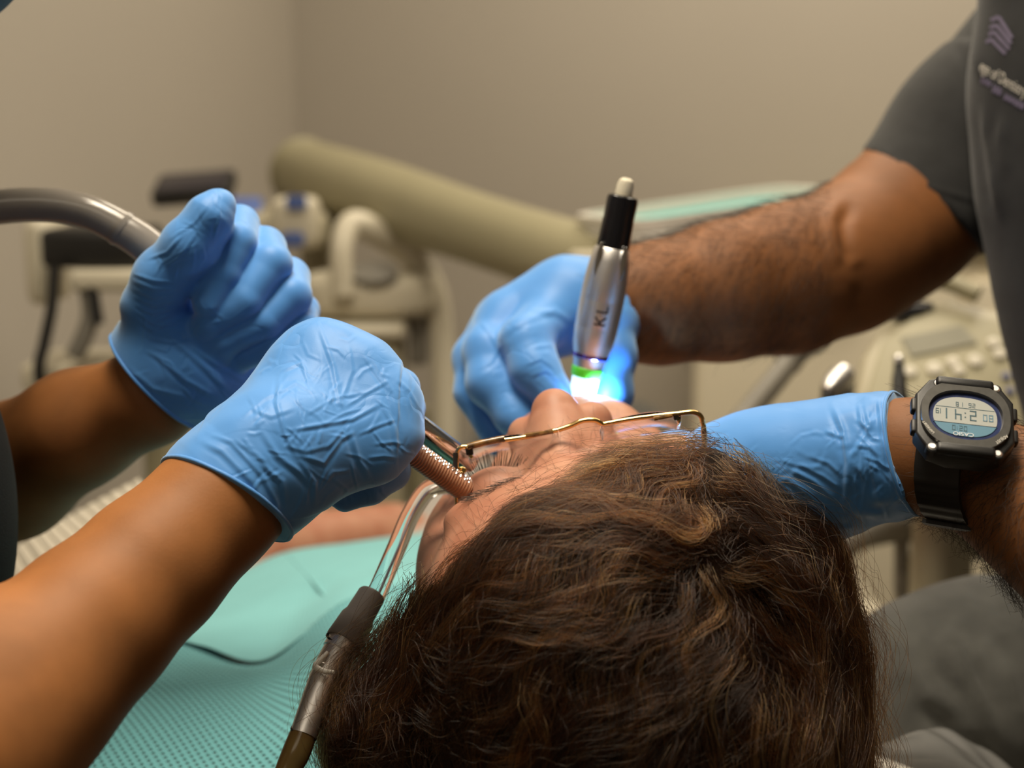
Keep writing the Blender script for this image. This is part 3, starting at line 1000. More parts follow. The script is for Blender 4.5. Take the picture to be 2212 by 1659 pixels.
def far_glove():
    f = Sculpt(0.0007)
    # palm and heel
    ellpx(f, 420, 730, .868, 150, 118, 80, 60, k=0.0)
    ellpx(f, 500, 690, .885, 160, 150, 60, -40, k=0.02)
    ellpx(f, 352, 745, .852, 118, 86, 62, 68, k=0.02)
    ellpx(f, 430, 780, .862, 120, 80, 60, -30, k=0.02)
    # back of the hand beyond the fingers
    f.pch([(420, 520, .905, 60), (520, 580, .91, 64), (600, 660, .905, 56)], k=0.02)
    ellpx(f, 425, 612, .872, 66, 76, 36, 0, k=.01)
    ellpx(f, 412, 612, .845, 46, 66, 24, 0, k=.006)
    # index
    f.pch([(450, 520, .885, 46), (518, 484, .858, 42), (511, 522, .834, 44), (480, 592, .829, 44), (452, 655, .826, 37)], k=0.0015)
    # middle
    f.pch([(500, 560, .89, 48), (572, 535, .862, 46), (585, 570, .84, 46), (530, 650, .832, 43), (458, 695, .83, 35)], k=0.0015)
    # ring
    f.pch([(545, 620, .89, 48), (625, 600, .866, 45), (630, 640, .845, 44), (570, 695, .838, 41), (492, 735, .836, 34)], k=0.0015)
    # little
    f.pch([(575, 680, .885, 44), (655, 672, .866, 36), (648, 702, .85, 36), (590, 748, .843, 33), (538, 770, .842, 27)], k=0.0015)
    # thumb
    f.pch([(345, 760, .85, 80), (325, 665, .835, 58), (350, 600, .824, 58), (408, 528, .815, 54), (455, 466, .813, 46), (474, 441, .815, 33)], k=0.008)
    # cuff
    f.pch([(400, 775, .858, 105), (355, 812, .862, 108), (330, 835, .865, 112)], k=0.02)
    f.pch([(430, 800, .86, 92), (440, 815, .862, 92)], k=0.015)
    f.pch([(220, 905, .88, 115), (330, 855, .865, 104), (372, 832, .862, 100)], k=0.0, op='sub')
    nv = P(262, 800, .865) - P(420, 720, .86)
    nv = nv / np.linalg.norm(nv) - CU * 0.35
    nv /= np.linalg.norm(nv)
    f.half(P(350, 836, .863), nv, .06)
    HEM['far'] = (P(350, 836, .863) - nv * .001, nv)
    V, Q = f.poly()
    V = smooth_verts(V, Q, 2)
    L = []
    for i in range(7):
        y = 590 + i * 17
        L.append(([(285 + i * 2, y), (330, y + 16 + i), (385 - i * 2, y + 22 - i * 4)], 4, .55))
    L += [([(315, 560), (360, 545), (400, 500)], 4, .6), ([(350, 575), (385, 560), (430, 495)], 4, .5), ([(470, 425), (475, 470), (462, 520)], 4, .7), ([(360, 520), (420, 480), (450, 440)], 4, .4)]
    L += [([(300, 690), (350, 705), (410, 690)], 4, .6), ([(320, 730), (370, 740), (430, 725)], 4, .5), ([(360, 720), (430, 780), (500, 850)], 7, 1.0), ([(330, 760), (400, 820), (470, 860)], 6, .9)]
    L += [([(420, 660), (445, 668), (470, 662)], 4, .35), ([(440, 700), (500, 690), (540, 660)], 4, .4), ([(400, 740), (470, 790), (540, 830)], 6, .7), ([(275, 790), (330, 840), (410, 860)], 6, .8)]
    L += crumple(280, 430, 480, 620, 22, 5, 3.6, .3, ang=-.8) + crumple(290, 640, 480, 840, 22, 6, 4, .35)
    V = creases(V, Q, L, gain=.6)
    V = V + vnormals(V, Q) * ((vnoise(V, 80, 5) - 0.5) * 0.0009)[:, None]
    return V, Q


def torso_field(f, c, ax, shoulders, hip, k=0.05):
    pass


HEAD_S = 1.04


def head_field(f, o, R, Fw, U, s=1.0, mouth_open=True, wide=1.0):
    """o: centre at eye level, axes R (its right), Fw (face), U (crown)"""
    A = np.stack([R, Fw, U])
    L = lambda r, fw, u: o + s * (R * r * wide + Fw * fw + U * u)
    E = lambda c, rad, k, op='add', B=A: f.ell(L(*c), np.array(rad) * s * np.array([wide, 1, 1]), B, k, op)
    E((0, -.012, .035), (.075, .098, .088), 0)
    E((0, .046, .040), (.062, .040, .052), .03)
    E((0, .022, -.045), (.062, .058, .078), .03)
    for q in (-1, 1):
        E((q * .044, .053, -.034), (.026, .024, .024), .02)
        E((q * .029, .0765, .020), (.024, .0095, .010), .014)
        E((q * .034, .104, -.006), (.020, .017, .015), .012, 'sub')
        E((q * .032, .0755, -.005), (.0165, .0145, .0140), .003)
        f.cap(L(q * .068, -.005, -.055), L(q * .022, .062, -.104), .014 * s, .016 * s, .03)
        E((q * .064, .030, -.004), (.014, .034, .036), .02)
        E((q * .079, -.012, -.012), (.008, .018, .030), .006)
    # nose
    f.cap(L(0, .079, .006), L(0, .090, -.033), .0100 * s, .0150 * s, .014)
    f.cap(L(0, .085, -.031), L(0, .1005, -.042), .0170 * s, .0120 * s, .008)
    for q in (-1, 1):
        E((q * .012, .075, -.030), (.013, .013, .020), .014)
        E((q * .0165, .089, -.046), (.0090, .011, .0100), .007)
        E((q * .0070, .096, -.0560), (.0045, .006, .006), .003, 'sub')
    # lips and open mouth
    E((0, .064, -.075), (.030, .018, .022), .012)
    E((0, .080, -.068), (.022, .008, .006), .006)
    E((0, .074, -.088), (.020, .009, .007), .006)
    if mouth_open:
        E((0, .082, -.078), (.017, .022, .0075), .004, 'sub')
    E((0, .064, -.110), (.024, .022, .018), .02)
    f.cap(L(0, -.030, -.070), L(0, -.045, -.19), .056 * s, .060 * s, .03)


def join(parts):
    Vs, Qs, n = [], [], 0
    for V, Q in parts:
        Vs.append(V); Qs.append(Q + n); n += len(V)
    return np.vstack(Vs), np.vstack(Qs)


# ---- assistant
asst_c = np.array([-0.53, 0.83, 0.0])
assistant = thing('person', asst_c, 'dental assistant in a black top with blue gloves holding the suction hose and tips', 'person')
fr_face = np.array([0.75, 0.0, -0.66]); fr_face /= np.linalg.norm(fr_face)
h_R = np.array([0, -1.0, 0]); h_U = np.cross(h_R, fr_face)
a_head = np.array([-0.338, 0.825, 1.504])
sh_n, sh_f = np.array([-.52, .62, 1.36]), np.array([-.52, 1.04, 1.36])
el_n, el_f = P(*NEAR_ARM[-1][:3]), P(*FAR_ARM[-1][:3])


def assistant_body():
    parts = []
    pts = px_pts(NEAR_ARM, FAR_ARM) + [(sh_n, .08), (sh_f, .08)]
    lo, hi = bounds(pts, 0.02)
    f = Field(lo, hi, 0.0026)
    ch = [(P(a, b, d), rp(r, d)) for a, b, d, r in NEAR_ARM]
    f.chain([(P(620, 960, .722), .024)] + ch, k=0.012)
    f.chain([(el_n, .046), (sh_n, .055)], k=0.03)
    ch = [(P(a, b, d), rp(r, d)) for a, b, d, r in FAR_ARM]
    f.chain([(P(430, 790, .862), .015)] + ch[1:], k=0.012)
    f.chain([(el_f, .042), (sh_f, .055)], k=0.03)
    f.cap(sh_n, sh_f, .06, .06, .03)
    V, Q = f.poly(); parts.append((smooth_verts(V, Q, 3), Q))
    f = Field(a_head - .19, a_head + .2, 0.004)
    head_field(f, a_head, h_R, fr_face, h_U, 1.0, False)
    f.cap(a_head - h_U * .1 - fr_face * .03, np.array([-.54, .83, 1.40]), .056, .065, .03)
    V, Q = f.poly(); parts.append((smooth_verts(V, Q, 2), Q))
    return join(parts)


V, Q = assistant_body()
mesh_obj('body', V, Q, M['skin_deep'], assistant)
V, Q = near_glove()
go = tag(mesh_obj('glove', V, Q, M['glove'], assistant), label='crumpled blue nitrile glove on the fist with its knuckles up')
hem_ring(V, *HEM['near'], .055, 'cuff_hem', go)
V, Q = far_glove()
go = tag(mesh_obj('glove', V, Q, M['glove'], assistant), label='blue nitrile glove on the fist with its thumb up')
hem_ring(V, *HEM['far'], .05, 'cuff_hem', go)
# hem beads of the gloves


def black_top():
    lo, hi = np.array([-.80, .50, .55]), np.array([-.20, 1.20, 1.50])
    f = Field(lo, hi, 0.006)
    f.ell((-.56, .83, 1.18), (.15, .21, .24), k=0)
    f.ell((-.55, .83, .85), (.16, .20, .26), k=.08)
    f.cap((-.545, .64, 1.36), (-.545, 1.02, 1.36), .075, .075, .06)
    f.cap(sh_n, sh_n * .45 + el_n * .55, .075, .072, .03)
    f.cap(sh_f, sh_f * .45 + el_f * .55, .072, .068, .03)
    # loose front panel seen between the two forearms
    q = P(-215, 1110, .79)
    f.ell(q, (.060, .075, .120), k=.09)
    f.half(np.array([-.56, .83, .60]), np.array([0, 0, -1.0]))
    V, Q = f.poly()
    return smooth_verts(V, Q, 3), Q


V, Q = black_top()
mesh_obj('black_top', V, Q, M['black_cloth'], assistant)
# mask hanging below the chin, its lower edge reaches into the corner of the picture
mm_ = mat('mask_blue', (0.07, 0.16, 0.21), 0.8, var=0.1, bump=0.2, bscale=300)
f = Field(a_head - .2, a_head + .2, 0.004)
mc = a_head + fr_face * .075 - h_U * .06
f.ell(mc, (.070, .050, .062), np.stack([h_R, fr_face, h_U]), k=0)
f.ell(mc - fr_face * .02, (.063, .046, .062), np.stack([h_R, fr_face, h_U]), k=.002, op='sub')
V, Q = f.poly(); mesh_obj('face_mask', smooth_verts(V, Q, 2), Q, mm_, assistant)
f = Field(a_head - .2, a_head + .2, 0.005)
f.ell(a_head + h_U * .045 - fr_face * .02, (.084, .106, .092), np.stack([h_R, fr_face, h_U]), k=0)
f.half(a_head + h_U * .035 + fr_face * .05, -h_U * .8 + fr_face * .35)
V, Q = f.poly(); mesh_obj('hair_cap', smooth_verts(V, Q, 2), Q, M['black_cloth'], assistant)
# legs
f = Field((-.80, .55, 0.0), (-.20, 1.15, .70), 0.008)
for yy in (.73, .93):
    f.chain([((-.56, yy, .62), .095), ((-.52, yy, .42), .07), ((-.53, yy, .12), .05)], k=.04)
    f.ell((-.47, yy, .045), (.12, .045, .045), k=.03)
f.half((0, 0, .012), np.array([0, 0, -1.0]))
V, Q = f.poly(); mesh_obj('trousers', smooth_verts(V, Q, 2), Q, M['black_cloth'], assistant)

# ------------------------------------------------------------------ dentist (right)
FARM = [(1235, 640, .955, 74), (1330, 660, .965, 106), (1420, 655, .975, 128), (1560, 630, .99, 146), (1700, 602, 1.01, 158), (1820, 565, 1.03, 152), (1890, 520, 1.05, 146)]
UARM = [(1890, 522, 1.05, 146), (1960, 468, 1.065, 150), (2030, 395, 1.08, 150), (2200, 180, 1.10, 152)]
NARM = [(1870, 1000, .765, 104), (1960, 980, .752, 110), (2030, 994, .746, 110), (2110, 1022, .738, 116), (2230, 1085, .72, 146), (2420, 1190, .69, 170)]


def dent_far_glove():
    f = Sculpt(0.0008)
    # back of hand
    ellpx(f, 1165, 690, .955, 130, 88, 70, 18, k=0)
    ellpx(f, 1105, 715, .952, 80, 72, 66, 30, k=.02)
    ellpx(f, 1225, 665, .957, 95, 78, 74, 8, k=.02)
    # index: root -> knuckle -> tip on the handpiece
    f.pch([(1185, 690, .935, 58), (1136, 738, .915, 55), (1155, 795, .905, 50), (1200, 858, .898, 42)], k=.007)
    # middle
    f.pch([(1095, 690, .95, 58), (1055, 760, .932, 54), (1058, 825, .92, 50), (1115, 900, .91, 42), (1150, 940, .905, 36)], k=.006)
    # ring, little beyond
    f.pch([(1075, 690, .965, 50), (1022, 770, .955, 42), (1022, 850, .945, 38), (1070, 940, .935, 32)], k=.006)
    f.pch([(1070, 700, .975, 46), (1030, 800, .972, 36), (1040, 880, .965, 32), (1075, 960, .955, 28)], k=.006)
    # thumb on the right of the handpiece
    f.pch([(1270, 680, .95, 62), (1322, 700, .935, 44), (1330, 770, .925, 40), (1322, 850, .915, 40), (1300, 900, .91, 34)], k=.01)
    # cuff
    f.pch([(1240, 640, .957, 84), (1310, 655, .964, 100)], k=.02)
    f.pch([(1280, 650, .958, 80), (1420, 655, .975, 131)], k=0, op='sub')
    nv = P(1400, 655, .973) - P(1240, 640, .957); nv /= np.linalg.norm(nv)
    f.half(P(1318, 655, .964), nv, .038)
    V, Q = f.poly()
    V = smooth_verts(V, Q, 2)
    L = [([(1075, 730), (1130, 690), (1200, 670), (1240, 700)], 7, .9), ([(1090, 700), (1150, 670), (1220, 680)], 6, .6), ([(1150, 750), (1190, 745), (1215, 770)], 5, .6)]
    L += [([(1130, 790), (1170, 775), (1205, 800)], 4, .5), ([(1140, 815), (1180, 800), (1215, 830)], 4, .5), ([(1030, 800), (1060, 780), (1085, 740)], 5, .6), ([(1035, 690), (1060, 720), (1080, 760)], 5, .5)]
    V = creases(V, Q, L, gain=.6)
    return V + vnormals(V, Q) * ((vnoise(V, 70, 9) - 0.5) * 0.001)[:, None], Q


def dent_near_glove():
    f = Sculpt(0.0008)
    ellpx(f, 1620, 1035, .80, 160, 112, 70, 10, k=0)
    f.pch([(1560, 1020, .80, 98), (1660, 1010, .79, 108), (1770, 1000, .778, 116), (1880, 990, .765, 120), (1965, 980, .753, 128)], k=.02)
    ellpx(f, 1745, 1090, .782, 90, 84, 60, -30, k=.025)   # heel of the thumb
    # fingers lying along the far side of the face
    f.pch([(1560, 985, .81, 52), (1460, 975, .83, 42), (1390, 980, .845, 36), (1340, 985, .85, 31)], k=.006)
    f.pch([(1540, 1040, .82, 50), (1440, 1035, .845, 40), (1380, 1040, .86, 34)], k=.006)
    f.pch([(1550, 1090, .82, 48), (1460, 1090, .845, 38), (1400, 1090, .86, 32)], k=.006)
    f.pch([(1580, 1130, .81, 44), (1500, 1140, .83, 34), (1450, 1140, .845, 28)], k=.006)
    f.pch([(1720, 1120, .78, 66), (1640, 1150, .775, 44), (1570, 1150, .775, 36)], k=.01)
    # hollow cuff
    f.pch([(1850, 1000, .768, 112), (2030, 994, .746, 114), (2110, 1022, .738, 118)], k=0, op='sub')
    nv = P(2060, 985, .74) - P(1900, 985, .76); nv /= np.linalg.norm(nv)
    nv = nv + CU * 0.20; nv /= np.linalg.norm(nv)
    f.half(P(1962, 980, .753), nv, .06)
    HEM['dent'] = (P(1962, 980, .753) - nv * .001, nv)
    V, Q = f.poly()
    V = smooth_verts(V, Q, 2)
    L = [([(1798, 872), (1822, 930), (1834, 1000), (1828, 1070), (1815, 1120)], 7, 1.6)]
    L += [([(1780, 930), (1810, 940), (1826, 945)], 5, .8), ([(1700, 1010), (1760, 1040), (1815, 1090)], 6, 1.0), ([(1690, 1030), (1745, 1065), (1790, 1110)], 6, 1.0), ([(1720, 1000), (1780, 1030), (1822, 1060)], 5, .8)]
    L += [([(1700, 1060), (1740, 1095), (1770, 1140)], 6, 1.0), ([(1680, 990), (1720, 1005), (1770, 1010)], 5, .5), ([(1745, 985), (1790, 1000), (1822, 1030)], 5, .6)]
    L += [([(1868, 870), (1880, 920), (1852, 970), (1835, 990)], 6, 1.0), ([(1855, 870), (1862, 910), (1884, 945), (1905, 950)], 5, .9), ([(1900, 860), (1905, 940), (1912, 1010)], 5, 1.0), ([(1920, 858), (1918, 930), (1940, 1000), (1950, 1090)], 5, 1.0)]
    L += [([(1850, 1000), (1870, 1040), (1862, 1100)], 6, .9), ([(1880, 985), (1890, 1040), (1905, 1095)], 6, 1.0), ([(1845, 960), (1880, 965), (1905, 990)], 5, .8), ([(1915, 1000), (1935, 1050), (1960, 1090)], 5, .8), ([(1840, 1020), (1852, 1060), (1845, 1110)], 5, .8)]
    L += crumple(1840, 860, 1980, 1120, 40, 8, 4, .5, ang=1.4) + crumple(1560, 920, 1820, 1100, 16, 9, 5, .3)
    V = creases(V, Q, L, gain=.6)
    nz = (vnoise(V, 120, 4) - 0.5)
    pr = proj(V)
    w = np.clip((pr[:, 0] - 1780) / 80, 0.15, 1)
    return V + vnormals(V, Q) * (nz * w * 0.0022)[:, None], Q


dent_c = np.array([0.60, 0.95, 0.0])
dentist = thing('person', dent_c, 'dentist in a charcoal polo shirt and grey trousers guiding the laser handpiece', 'person')
d_head = np.array([0.42, 0.95, 1.66])
df = np.array([-0.70, -0.05, -0.70]); df /= np.linalg.norm(df)
dR = np.cross(df, Z); dR /= np.linalg.norm(dR); dU = np.cross(dR, df)
dsh_f, dsh_n = P(2190, 110, 1.10), np.array([.56, .72, 1.42])
del_n = P(*NARM[-1][:3])


def dentist_body():
    parts = []
    pts = px_pts(FARM, UARM) + [(dsh_f, .07)]
    lo, hi = bounds(pts, 0.015)
    f = Field(lo, hi, 0.0026)
    f.pch([(1180, 690, .955, 60)] + FARM, k=.012)
    f.pch(UARM, k=.02)
    V, Q = f.poly(); V = smooth_verts(V, Q, 3)
    V = creases(V, Q, [([(1842, 430), (1822, 480), (1828, 530), (1842, 575)], 16, -3.2), ([(1850, 560), (1862, 610), (1858, 660)], 18, -1.5)])
    parts.append((V, Q))
    pts = px_pts(NARM) + [(dsh_n, .07)]
    lo, hi = bounds(pts, 0.015)
    f = Field(lo, hi, 0.0026)
    f.pch([(1750, 1020, .78, 80)] + NARM, k=.012)
    f.chain([(del_n, .044), (dsh_n, .06)], k=.03)
    V, Q = f.poly(); parts.append((smooth_verts(V, Q, 3), Q))
    f = Field(d_head - .21, d_head + .2, 0.004)
    head_field(f, d_head, dR, df, dU, 1.03, False)
    f.cap(d_head - dU * .09 - df * .03, np.array([.56, .95, 1.42]), .058, .066, .03)
    V, Q = f.poly(); parts.append((smooth_verts(V, Q, 2), Q))
    return join(parts)


V, Q = dentist_body()
mesh_obj('body', V, Q, M['skin_olive'], dentist)
DENT_BODY = (V, Q)
V, Q = dent_far_glove(); tag(mesh_obj('glove', V, Q, M['glove'], dentist), label='blue nitrile glove gripping the silver handpiece')
V, Q = dent_near_glove(); go = tag(mesh_obj('glove', V, Q, M['glove'], dentist), label='long-cuffed blue nitrile glove reaching behind the patient hair')
hem_ring(V, *HEM['dent'], .05, 'cuff_hem', go)
DNG = (V, Q)


def polo():
    parts = []
    f = Field((.10, .45, .72), (1.02, 1.40, 1.56), 0.005)
    # torso
    f.ell((.60, .97, 1.22), (.235, .185, .27), k=0)
    f.ell((.60, .97, .92), (.20, .18, .22), k=.08)
    f.cap((.56, .76, 1.42), (.54, 1.10, 1.44), .075, .075, .06)
    # torso front edge as seen at the right rim of the picture
    f.pch([(2270, -60, .98, 150), (2300, 200, .98, 165), (2330, 420, .98, 165), (2390, 640, .98, 170), (2420, 900, .98, 180)], k=.05)
    # near sleeve
    f.cap(dsh_n, dsh_n * .5 + del_n * .5, .085, .078, .03)
    f.half(np.array([.6, .97, .78]), np.array([0, 0, -1.0]))
    f.cap(P(2225, 150, 1.10), P(2300, 80, 1.04), rp(160, 1.1), rp(180, 1.04), .03)
    parts.append(f.poly())
    # far sleeve, a hollow tube round the upper arm
    g = Sculpt(.0026)
    g.cap(P(1955, 482, 1.065), P(2110, 290, 1.09), rp(174, 1.065), rp(170, 1.09), .0)
    g.cap(P(2110, 290, 1.09), P(2240, 130, 1.10), rp(170, 1.09), rp(172, 1.1), .03)
    g.cap(P(1850, 600, 1.045), P(2050, 365, 1.083), rp(149, 1.045), rp(149, 1.083), .0, 'sub')
    nv = P(1905, 530, 1.06) - P(2110, 290, 1.09); nv /= np.linalg.norm(nv)
    nv = nv + CD * .42; nv /= np.linalg.norm(nv)
    g.half(P(1992, 438, 1.075), nv)
    parts.append(g.poly())
    parts = [(smooth_verts(v_, q_, 3), q_) for v_, q_ in parts]
    V, Q = join(parts)
    L = [([(2085, 80), (2105, 130), (2120, 160)], 12, 3.0), ([(2125, 230), (2140, 350), (2165, 480)], 12, 3.0), ([(1905, 320), (1990, 400), (2130, 440)], 6, 0.8), ([(2170, 250), (2160, 320), (2175, 380)], 14, 2.0)]
    return creases(V, Q, L), Q


V, Q = polo()
SHIRT = (V, Q)
shirt_o = mesh_obj('polo_shirt', V, Q, M['grey_cloth'], dentist)


def trousers():
    f = Field((.18, .55, 0.0), (.95, 1.35, 1.02), 0.0045)
    f.ell((.62, .97, .86), (.20, .19, .14), k=0)
    # near thigh towards the patient
    f.chain([((.64, .90, .81), .125), (P(2150, 1500, 1.0), rp(212, 1.0)), (P(2010, 1520, .98), rp(165, .98)), (P(1960, 1590, .98), rp(150, .98))], k=.06)
    f.chain([(P(1960, 1560, .98), rp(145, .98)), ((.315, .96, .62), .05), ((.35, .95, .12), .045)], k=.04)
    f.chain([((.62, 1.06, .84), .11), ((.40, 1.18, .74), .085), ((.36, 1.18, .62), .075), ((.38, 1.18, .12), .045)], k=.05)
    f.half((0, 0, .06), np.array([0, 0, -1.0]))
    V, Q = f.poly()
    V = smooth_verts(V, Q, 3)
    L = [([(2020, 1370), (2080, 1455), (2150, 1570), (2200, 1680)], 24, 8.0), ([(1980, 1490), (2060, 1530), (2130, 1620)], 22, 7.0), ([(2145, 1400), (2190, 1530), (2225, 1680)], 24, 7.0),
         ([(2030, 1500), (2080, 1460), (2110, 1430), (2145, 1380), (2210, 1355)], 8, 2.0), ([(1960, 1440), (2000, 1480), (2030, 1520)], 18, 3.0)]
    V = creases(V, Q, L)
    return smooth_verts(V, Q, 2), Q


V, Q = trousers()
mesh_obj('trousers', V, Q, M['trouser'], dentist)
for dy in (.0, .23):
    f = Field((.10, .78 + dy, -.01), (.55, 1.13 + dy, .16), 0.006)
    f.ell((.30, .95 + dy, .045), (.14, .048, .045), k=0); f.ell((.36, .95 + dy, .09), (.06, .05, .06), k=.03)
    f.half((0, 0, .004), np.array([0, 0, -1.0]))
    V, Q = f.poly(); mesh_obj('shoe', smooth_verts(V, Q, 2), Q, M['black_cloth'], dentist)
# short dark hair
f = Field(d_head - .2, d_head + .2, 0.005)
f.ell(d_head + dU * .042 - df * .02, (.083, .105, .093), np.stack([dR, df, dU]), k=0)
f.half(d_head + dU * .045 + df * .06, -dU * .8 + df * .4)
V, Q = f.poly(); mesh_obj('hair', smooth_verts(V, Q, 2) + vnormals(V, Q) * ((vnoise(V, 90, 2) - .5) * .012)[:, None], Q, M['black_cloth'], dentist)

# ------------------------------------------------------------------ patient
def camv(x, y, z):
    """direction: x right, y up in the picture, z towards the camera"""
    v = CX * x + CU * y - CD * z
    return v / np.linalg.norm(v)


pF = camv(-0.24, 0.92, 0.25)
pU = camv(-0.10, -0.10, 1.0)
pU = pU - pF * (pU @ pF); pU /= np.linalg.norm(pU)
pR = np.cross(pF, pU)
pS = 1.10
pW = 1.10
nose_tip = P(1186, 842, .805)
pO = nose_tip - pS * (pF * .1125 - pU * .042)
HL = lambda r, fw, u: pO + pS * (pR * r * pW + pF * fw + pU * u)
patient = thing('person', (0.05, 1.35, 0.80), 'patient with wavy brown hair lying back under an aqua paper bib', 'person')


def patient_body():
    parts = []
    f = Field(HL(0, 0, 0) - .175 * np.array([1, 1.25, 1]), HL(0, 0, 0) + .175 * np.array([1, 1.3, 1]), 0.0015)
    head_field(f, pO, pR, pF, pU, pS, True, pW)
    V, Q = f.poly()
    parts.append((smooth_verts(V, Q, 1), Q))
    f = Field((-.36, .88, .70), (.42, 1.95, 1.08), 0.006)
    nb = HL(0, -.045, -.17)
    f.cap(HL(0, -.03, -.09), nb, .058, .064, 0)
    f.cap(nb, (.04, 1.12, .86), .064, .08, .04)
    f.ell((.04, 1.32, .835), (.185, .30, .095), k=.06)
    f.ell((.04, 1.65, .83), (.165, .30, .09), k=.06)
    f.cap((-.13, 1.09, .85), (.14, 1.09, .85), .062, .062, .05)
    f.chain([((-.14, 1.09, .85), .055), ((-.27, 1.30, .85), .045), (P(560, 1200, 1.38), .038), (P(850, 1150, 1.52), .032)], k=.02)
    f.chain([((.15, 1.10, .84), .055), ((.20, 1.36, .82), .044), ((.20, 1.55, .88), .036), ((.10, 1.62, .935), .032)], k=.02)
    V, Q = f.poly(); parts.append((smooth_verts(V, Q, 2), Q))
    return join(parts)


V, Q = patient_body()
PATIENT = (V, Q)
mesh_obj('body', V, Q, M['skin_fair'], patient)
# shirt of the patient, under the bib
f = Field((-.26, 1.02, .70), (.34, 1.80, 1.0), 0.006)
f.ell((.04, 1.36, .832), (.192, .28, .097), k=0)
f.ell((.04, 1.62, .828), (.178, .20, .096), k=.06)
f.cap((-.12, 1.13, .845), (.14, 1.13, .845), .060, .060, .05)
f.cap((.15, 1.11, .84), (.185, 1.27, .83), .060, .055, .03)
f.cap((-.13, 1.11, .85), (-.20, 1.21, .85), .060, .054, .03)
V, Q = f.poly(); mesh_obj('shirt', smooth_verts(V, Q, 2), Q, mat('pale_shirt', (0.42, 0.39, 0.36), 0.9, var=.06, vscale=30, bump=.2, bscale=500), patient)
# trousers of the patient, off to the far end of the chair
f = Field((-.25, 1.6, .62), (.36, 2.72, 1.0), 0.009)
f.ell((.05, 1.76, .82), (.175, .20, .105), k=0)
for q in (.01, .19):
    f.chain([((q, 1.85, .82), .085), ((q, 2.25, .80), .065), ((q, 2.62, .76), .05)], k=.04)
V, Q = f.poly(); mesh_obj('trousers', smooth_verts(V, Q, 2), Q, M['trouser'], patient)

# ------------------------------------------------------------------ treatment chair
t = thing('dental_chair', (0.04, 1.7, 0.0), 'pale padded dental chair under the patient with a clear plastic film over its headrest', 'chair')
hr = P(1420, 1790, .86)
f = Field((-.25, .58, .66), (.42, 1.05, .98), 0.005)
f.ell((.125, .815, .845), (.195, .13, .075), k=0)
f.ell((.125, .86, .84), (.18, .12, .06), k=.03)
V, Q = f.poly(); mesh_obj('headrest', smooth_verts(V, Q, 2), Q, M['white'], t)
fr = ((0.02, 1.5, .715), np.eye(3))
box('backrest', fr, (.42, .95, .075), M['plastic_pale'], t, bevel=.03, seg=5)
box('seat', ((0.10, 2.32, .66), np.eye(3)), (.38, .9, .1), M['plastic_pale'], t, bevel=.035, seg=5)
box('pedestal', ((0.10, 1.95, .32), np.eye(3)), (.26, .4, .62), M['plastic'], t, bevel=.04)
box('base_plate', ((0.12, 1.95, .03), np.eye(3)), (.40, .9, .05), M['plastic_grey'], t, bevel=.02)
tube('headrest_bar', [(.1, .90, .80), (.08, 1.0, .74), (.06, 1.1, .715)], .022, M['steel'], t)
for q in (-1, 1):
    a = np.array([0.04 + q * .31, 1.55, .80])
    box('armrest', (a, np.eye(3)), (.075, .5, .05), M['plastic_pale'], t, bevel=.02, seg=4)
    tube('armrest_post', [a + np.array([0, .1, -.02]), a + np.array([-q * .03, .12, -.12]), a + np.array([-q * .1, .14, -.15])], .016, M['plastic_grey'], t)


def film_grid():
    ctrl = np.array([
        [(1500, 1700, .93), (1800, 1610, .95), (2010, 1539, .96), (2110, 1590, .96), (2260, 1700, .96)],
        [(1500, 1750, .87), (1800, 1640, .88), (2000, 1580, .885), (2120, 1625, .89), (2260, 1730, .90)],
        [(1500, 1800, .80), (1800, 1690, .81), (1985, 1650, .81), (2120, 1690, .82), (2260, 1790, .84)],
        [(1500, 1880, .76), (1800, 1790, .76), (1970, 1760, .76), (2120, 1790, .77), (2260, 1870, .79)]], float)
    n, m = 40, 60
    rows = [catmull(r, m) for r in ctrl]
    G = np.stack([catmull(np.array([rows[i][j] for i in range(4)]), n) for j in range(m)], 1)
    W_ = np.array([[P(*G[i, j]) for j in range(m)] for i in range(n)])
    nz = vnoise(W_.reshape(-1, 3), 38, 11).reshape(n, m) - .5
    rg = np.abs(vnoise(W_.reshape(-1, 3), 22, 12).reshape(n, m) - .5)
    W_ += CU * (nz * .010 - rg * .018)[..., None]
    return W_


film = mat('clear_film', (0.93, 0.93, 0.92), 0.08, trans=0.0, spec=0.9, alpha=0.22, var=0.02)
fo = grid_obj('plastic_cover', film_grid(), film, t)

# ------------------------------------------------------------------ bib
def bib_material(name, col, pitch, depth, dash):
    m = mat(name, col, 0.85, var=0.06, vscale=20)
    nt = m.node_tree; b = nt.nodes['Principled BSDF']
    uv = nt.nodes.new('ShaderNodeUVMap')
    sp = nt.nodes.new('ShaderNodeSeparateXYZ'); nt.links.new(uv.outputs[0], sp.inputs[0])

    def mth(op, a, bb):
        n = nt.nodes.new('ShaderNodeMath'); n.operation = op
        for i, x in enumerate((a, bb)):
            if x is None: continue
            if isinstance(x, (int, float)): n.inputs[i].default_value = x
            else: nt.links.new(x, n.inputs[i])
        return n.outputs[0]
    a = mth('SINE', mth('MULTIPLY', sp.outputs['X'], 2 * math.pi / pitch), None)
    bb = mth('SINE', mth('MULTIPLY', sp.outputs['Y'], 2 * math.pi / dash), None)
    s1 = mth('SMOOTH_MAX', mth('SUBTRACT', a, 0.1), 0.0)
    s2 = mth('SMOOTH_MAX', mth('SUBTRACT', bb, -0.1), 0.0)
    h = mth('MULTIPLY', s1, s2)
    bp = nt.nodes.new('ShaderNodeBump')
    bp.invert = True
    bp.inputs['Strength'].default_value = 1.0
    bp.inputs['Distance'].default_value = depth
    nt.links.new(h, bp.inputs['Height'])
    nt.links.new(bp.outputs['Normal'], b.inputs['Normal'])
    b.inputs['Sheen Weight'].default_value = 0.1
    return m


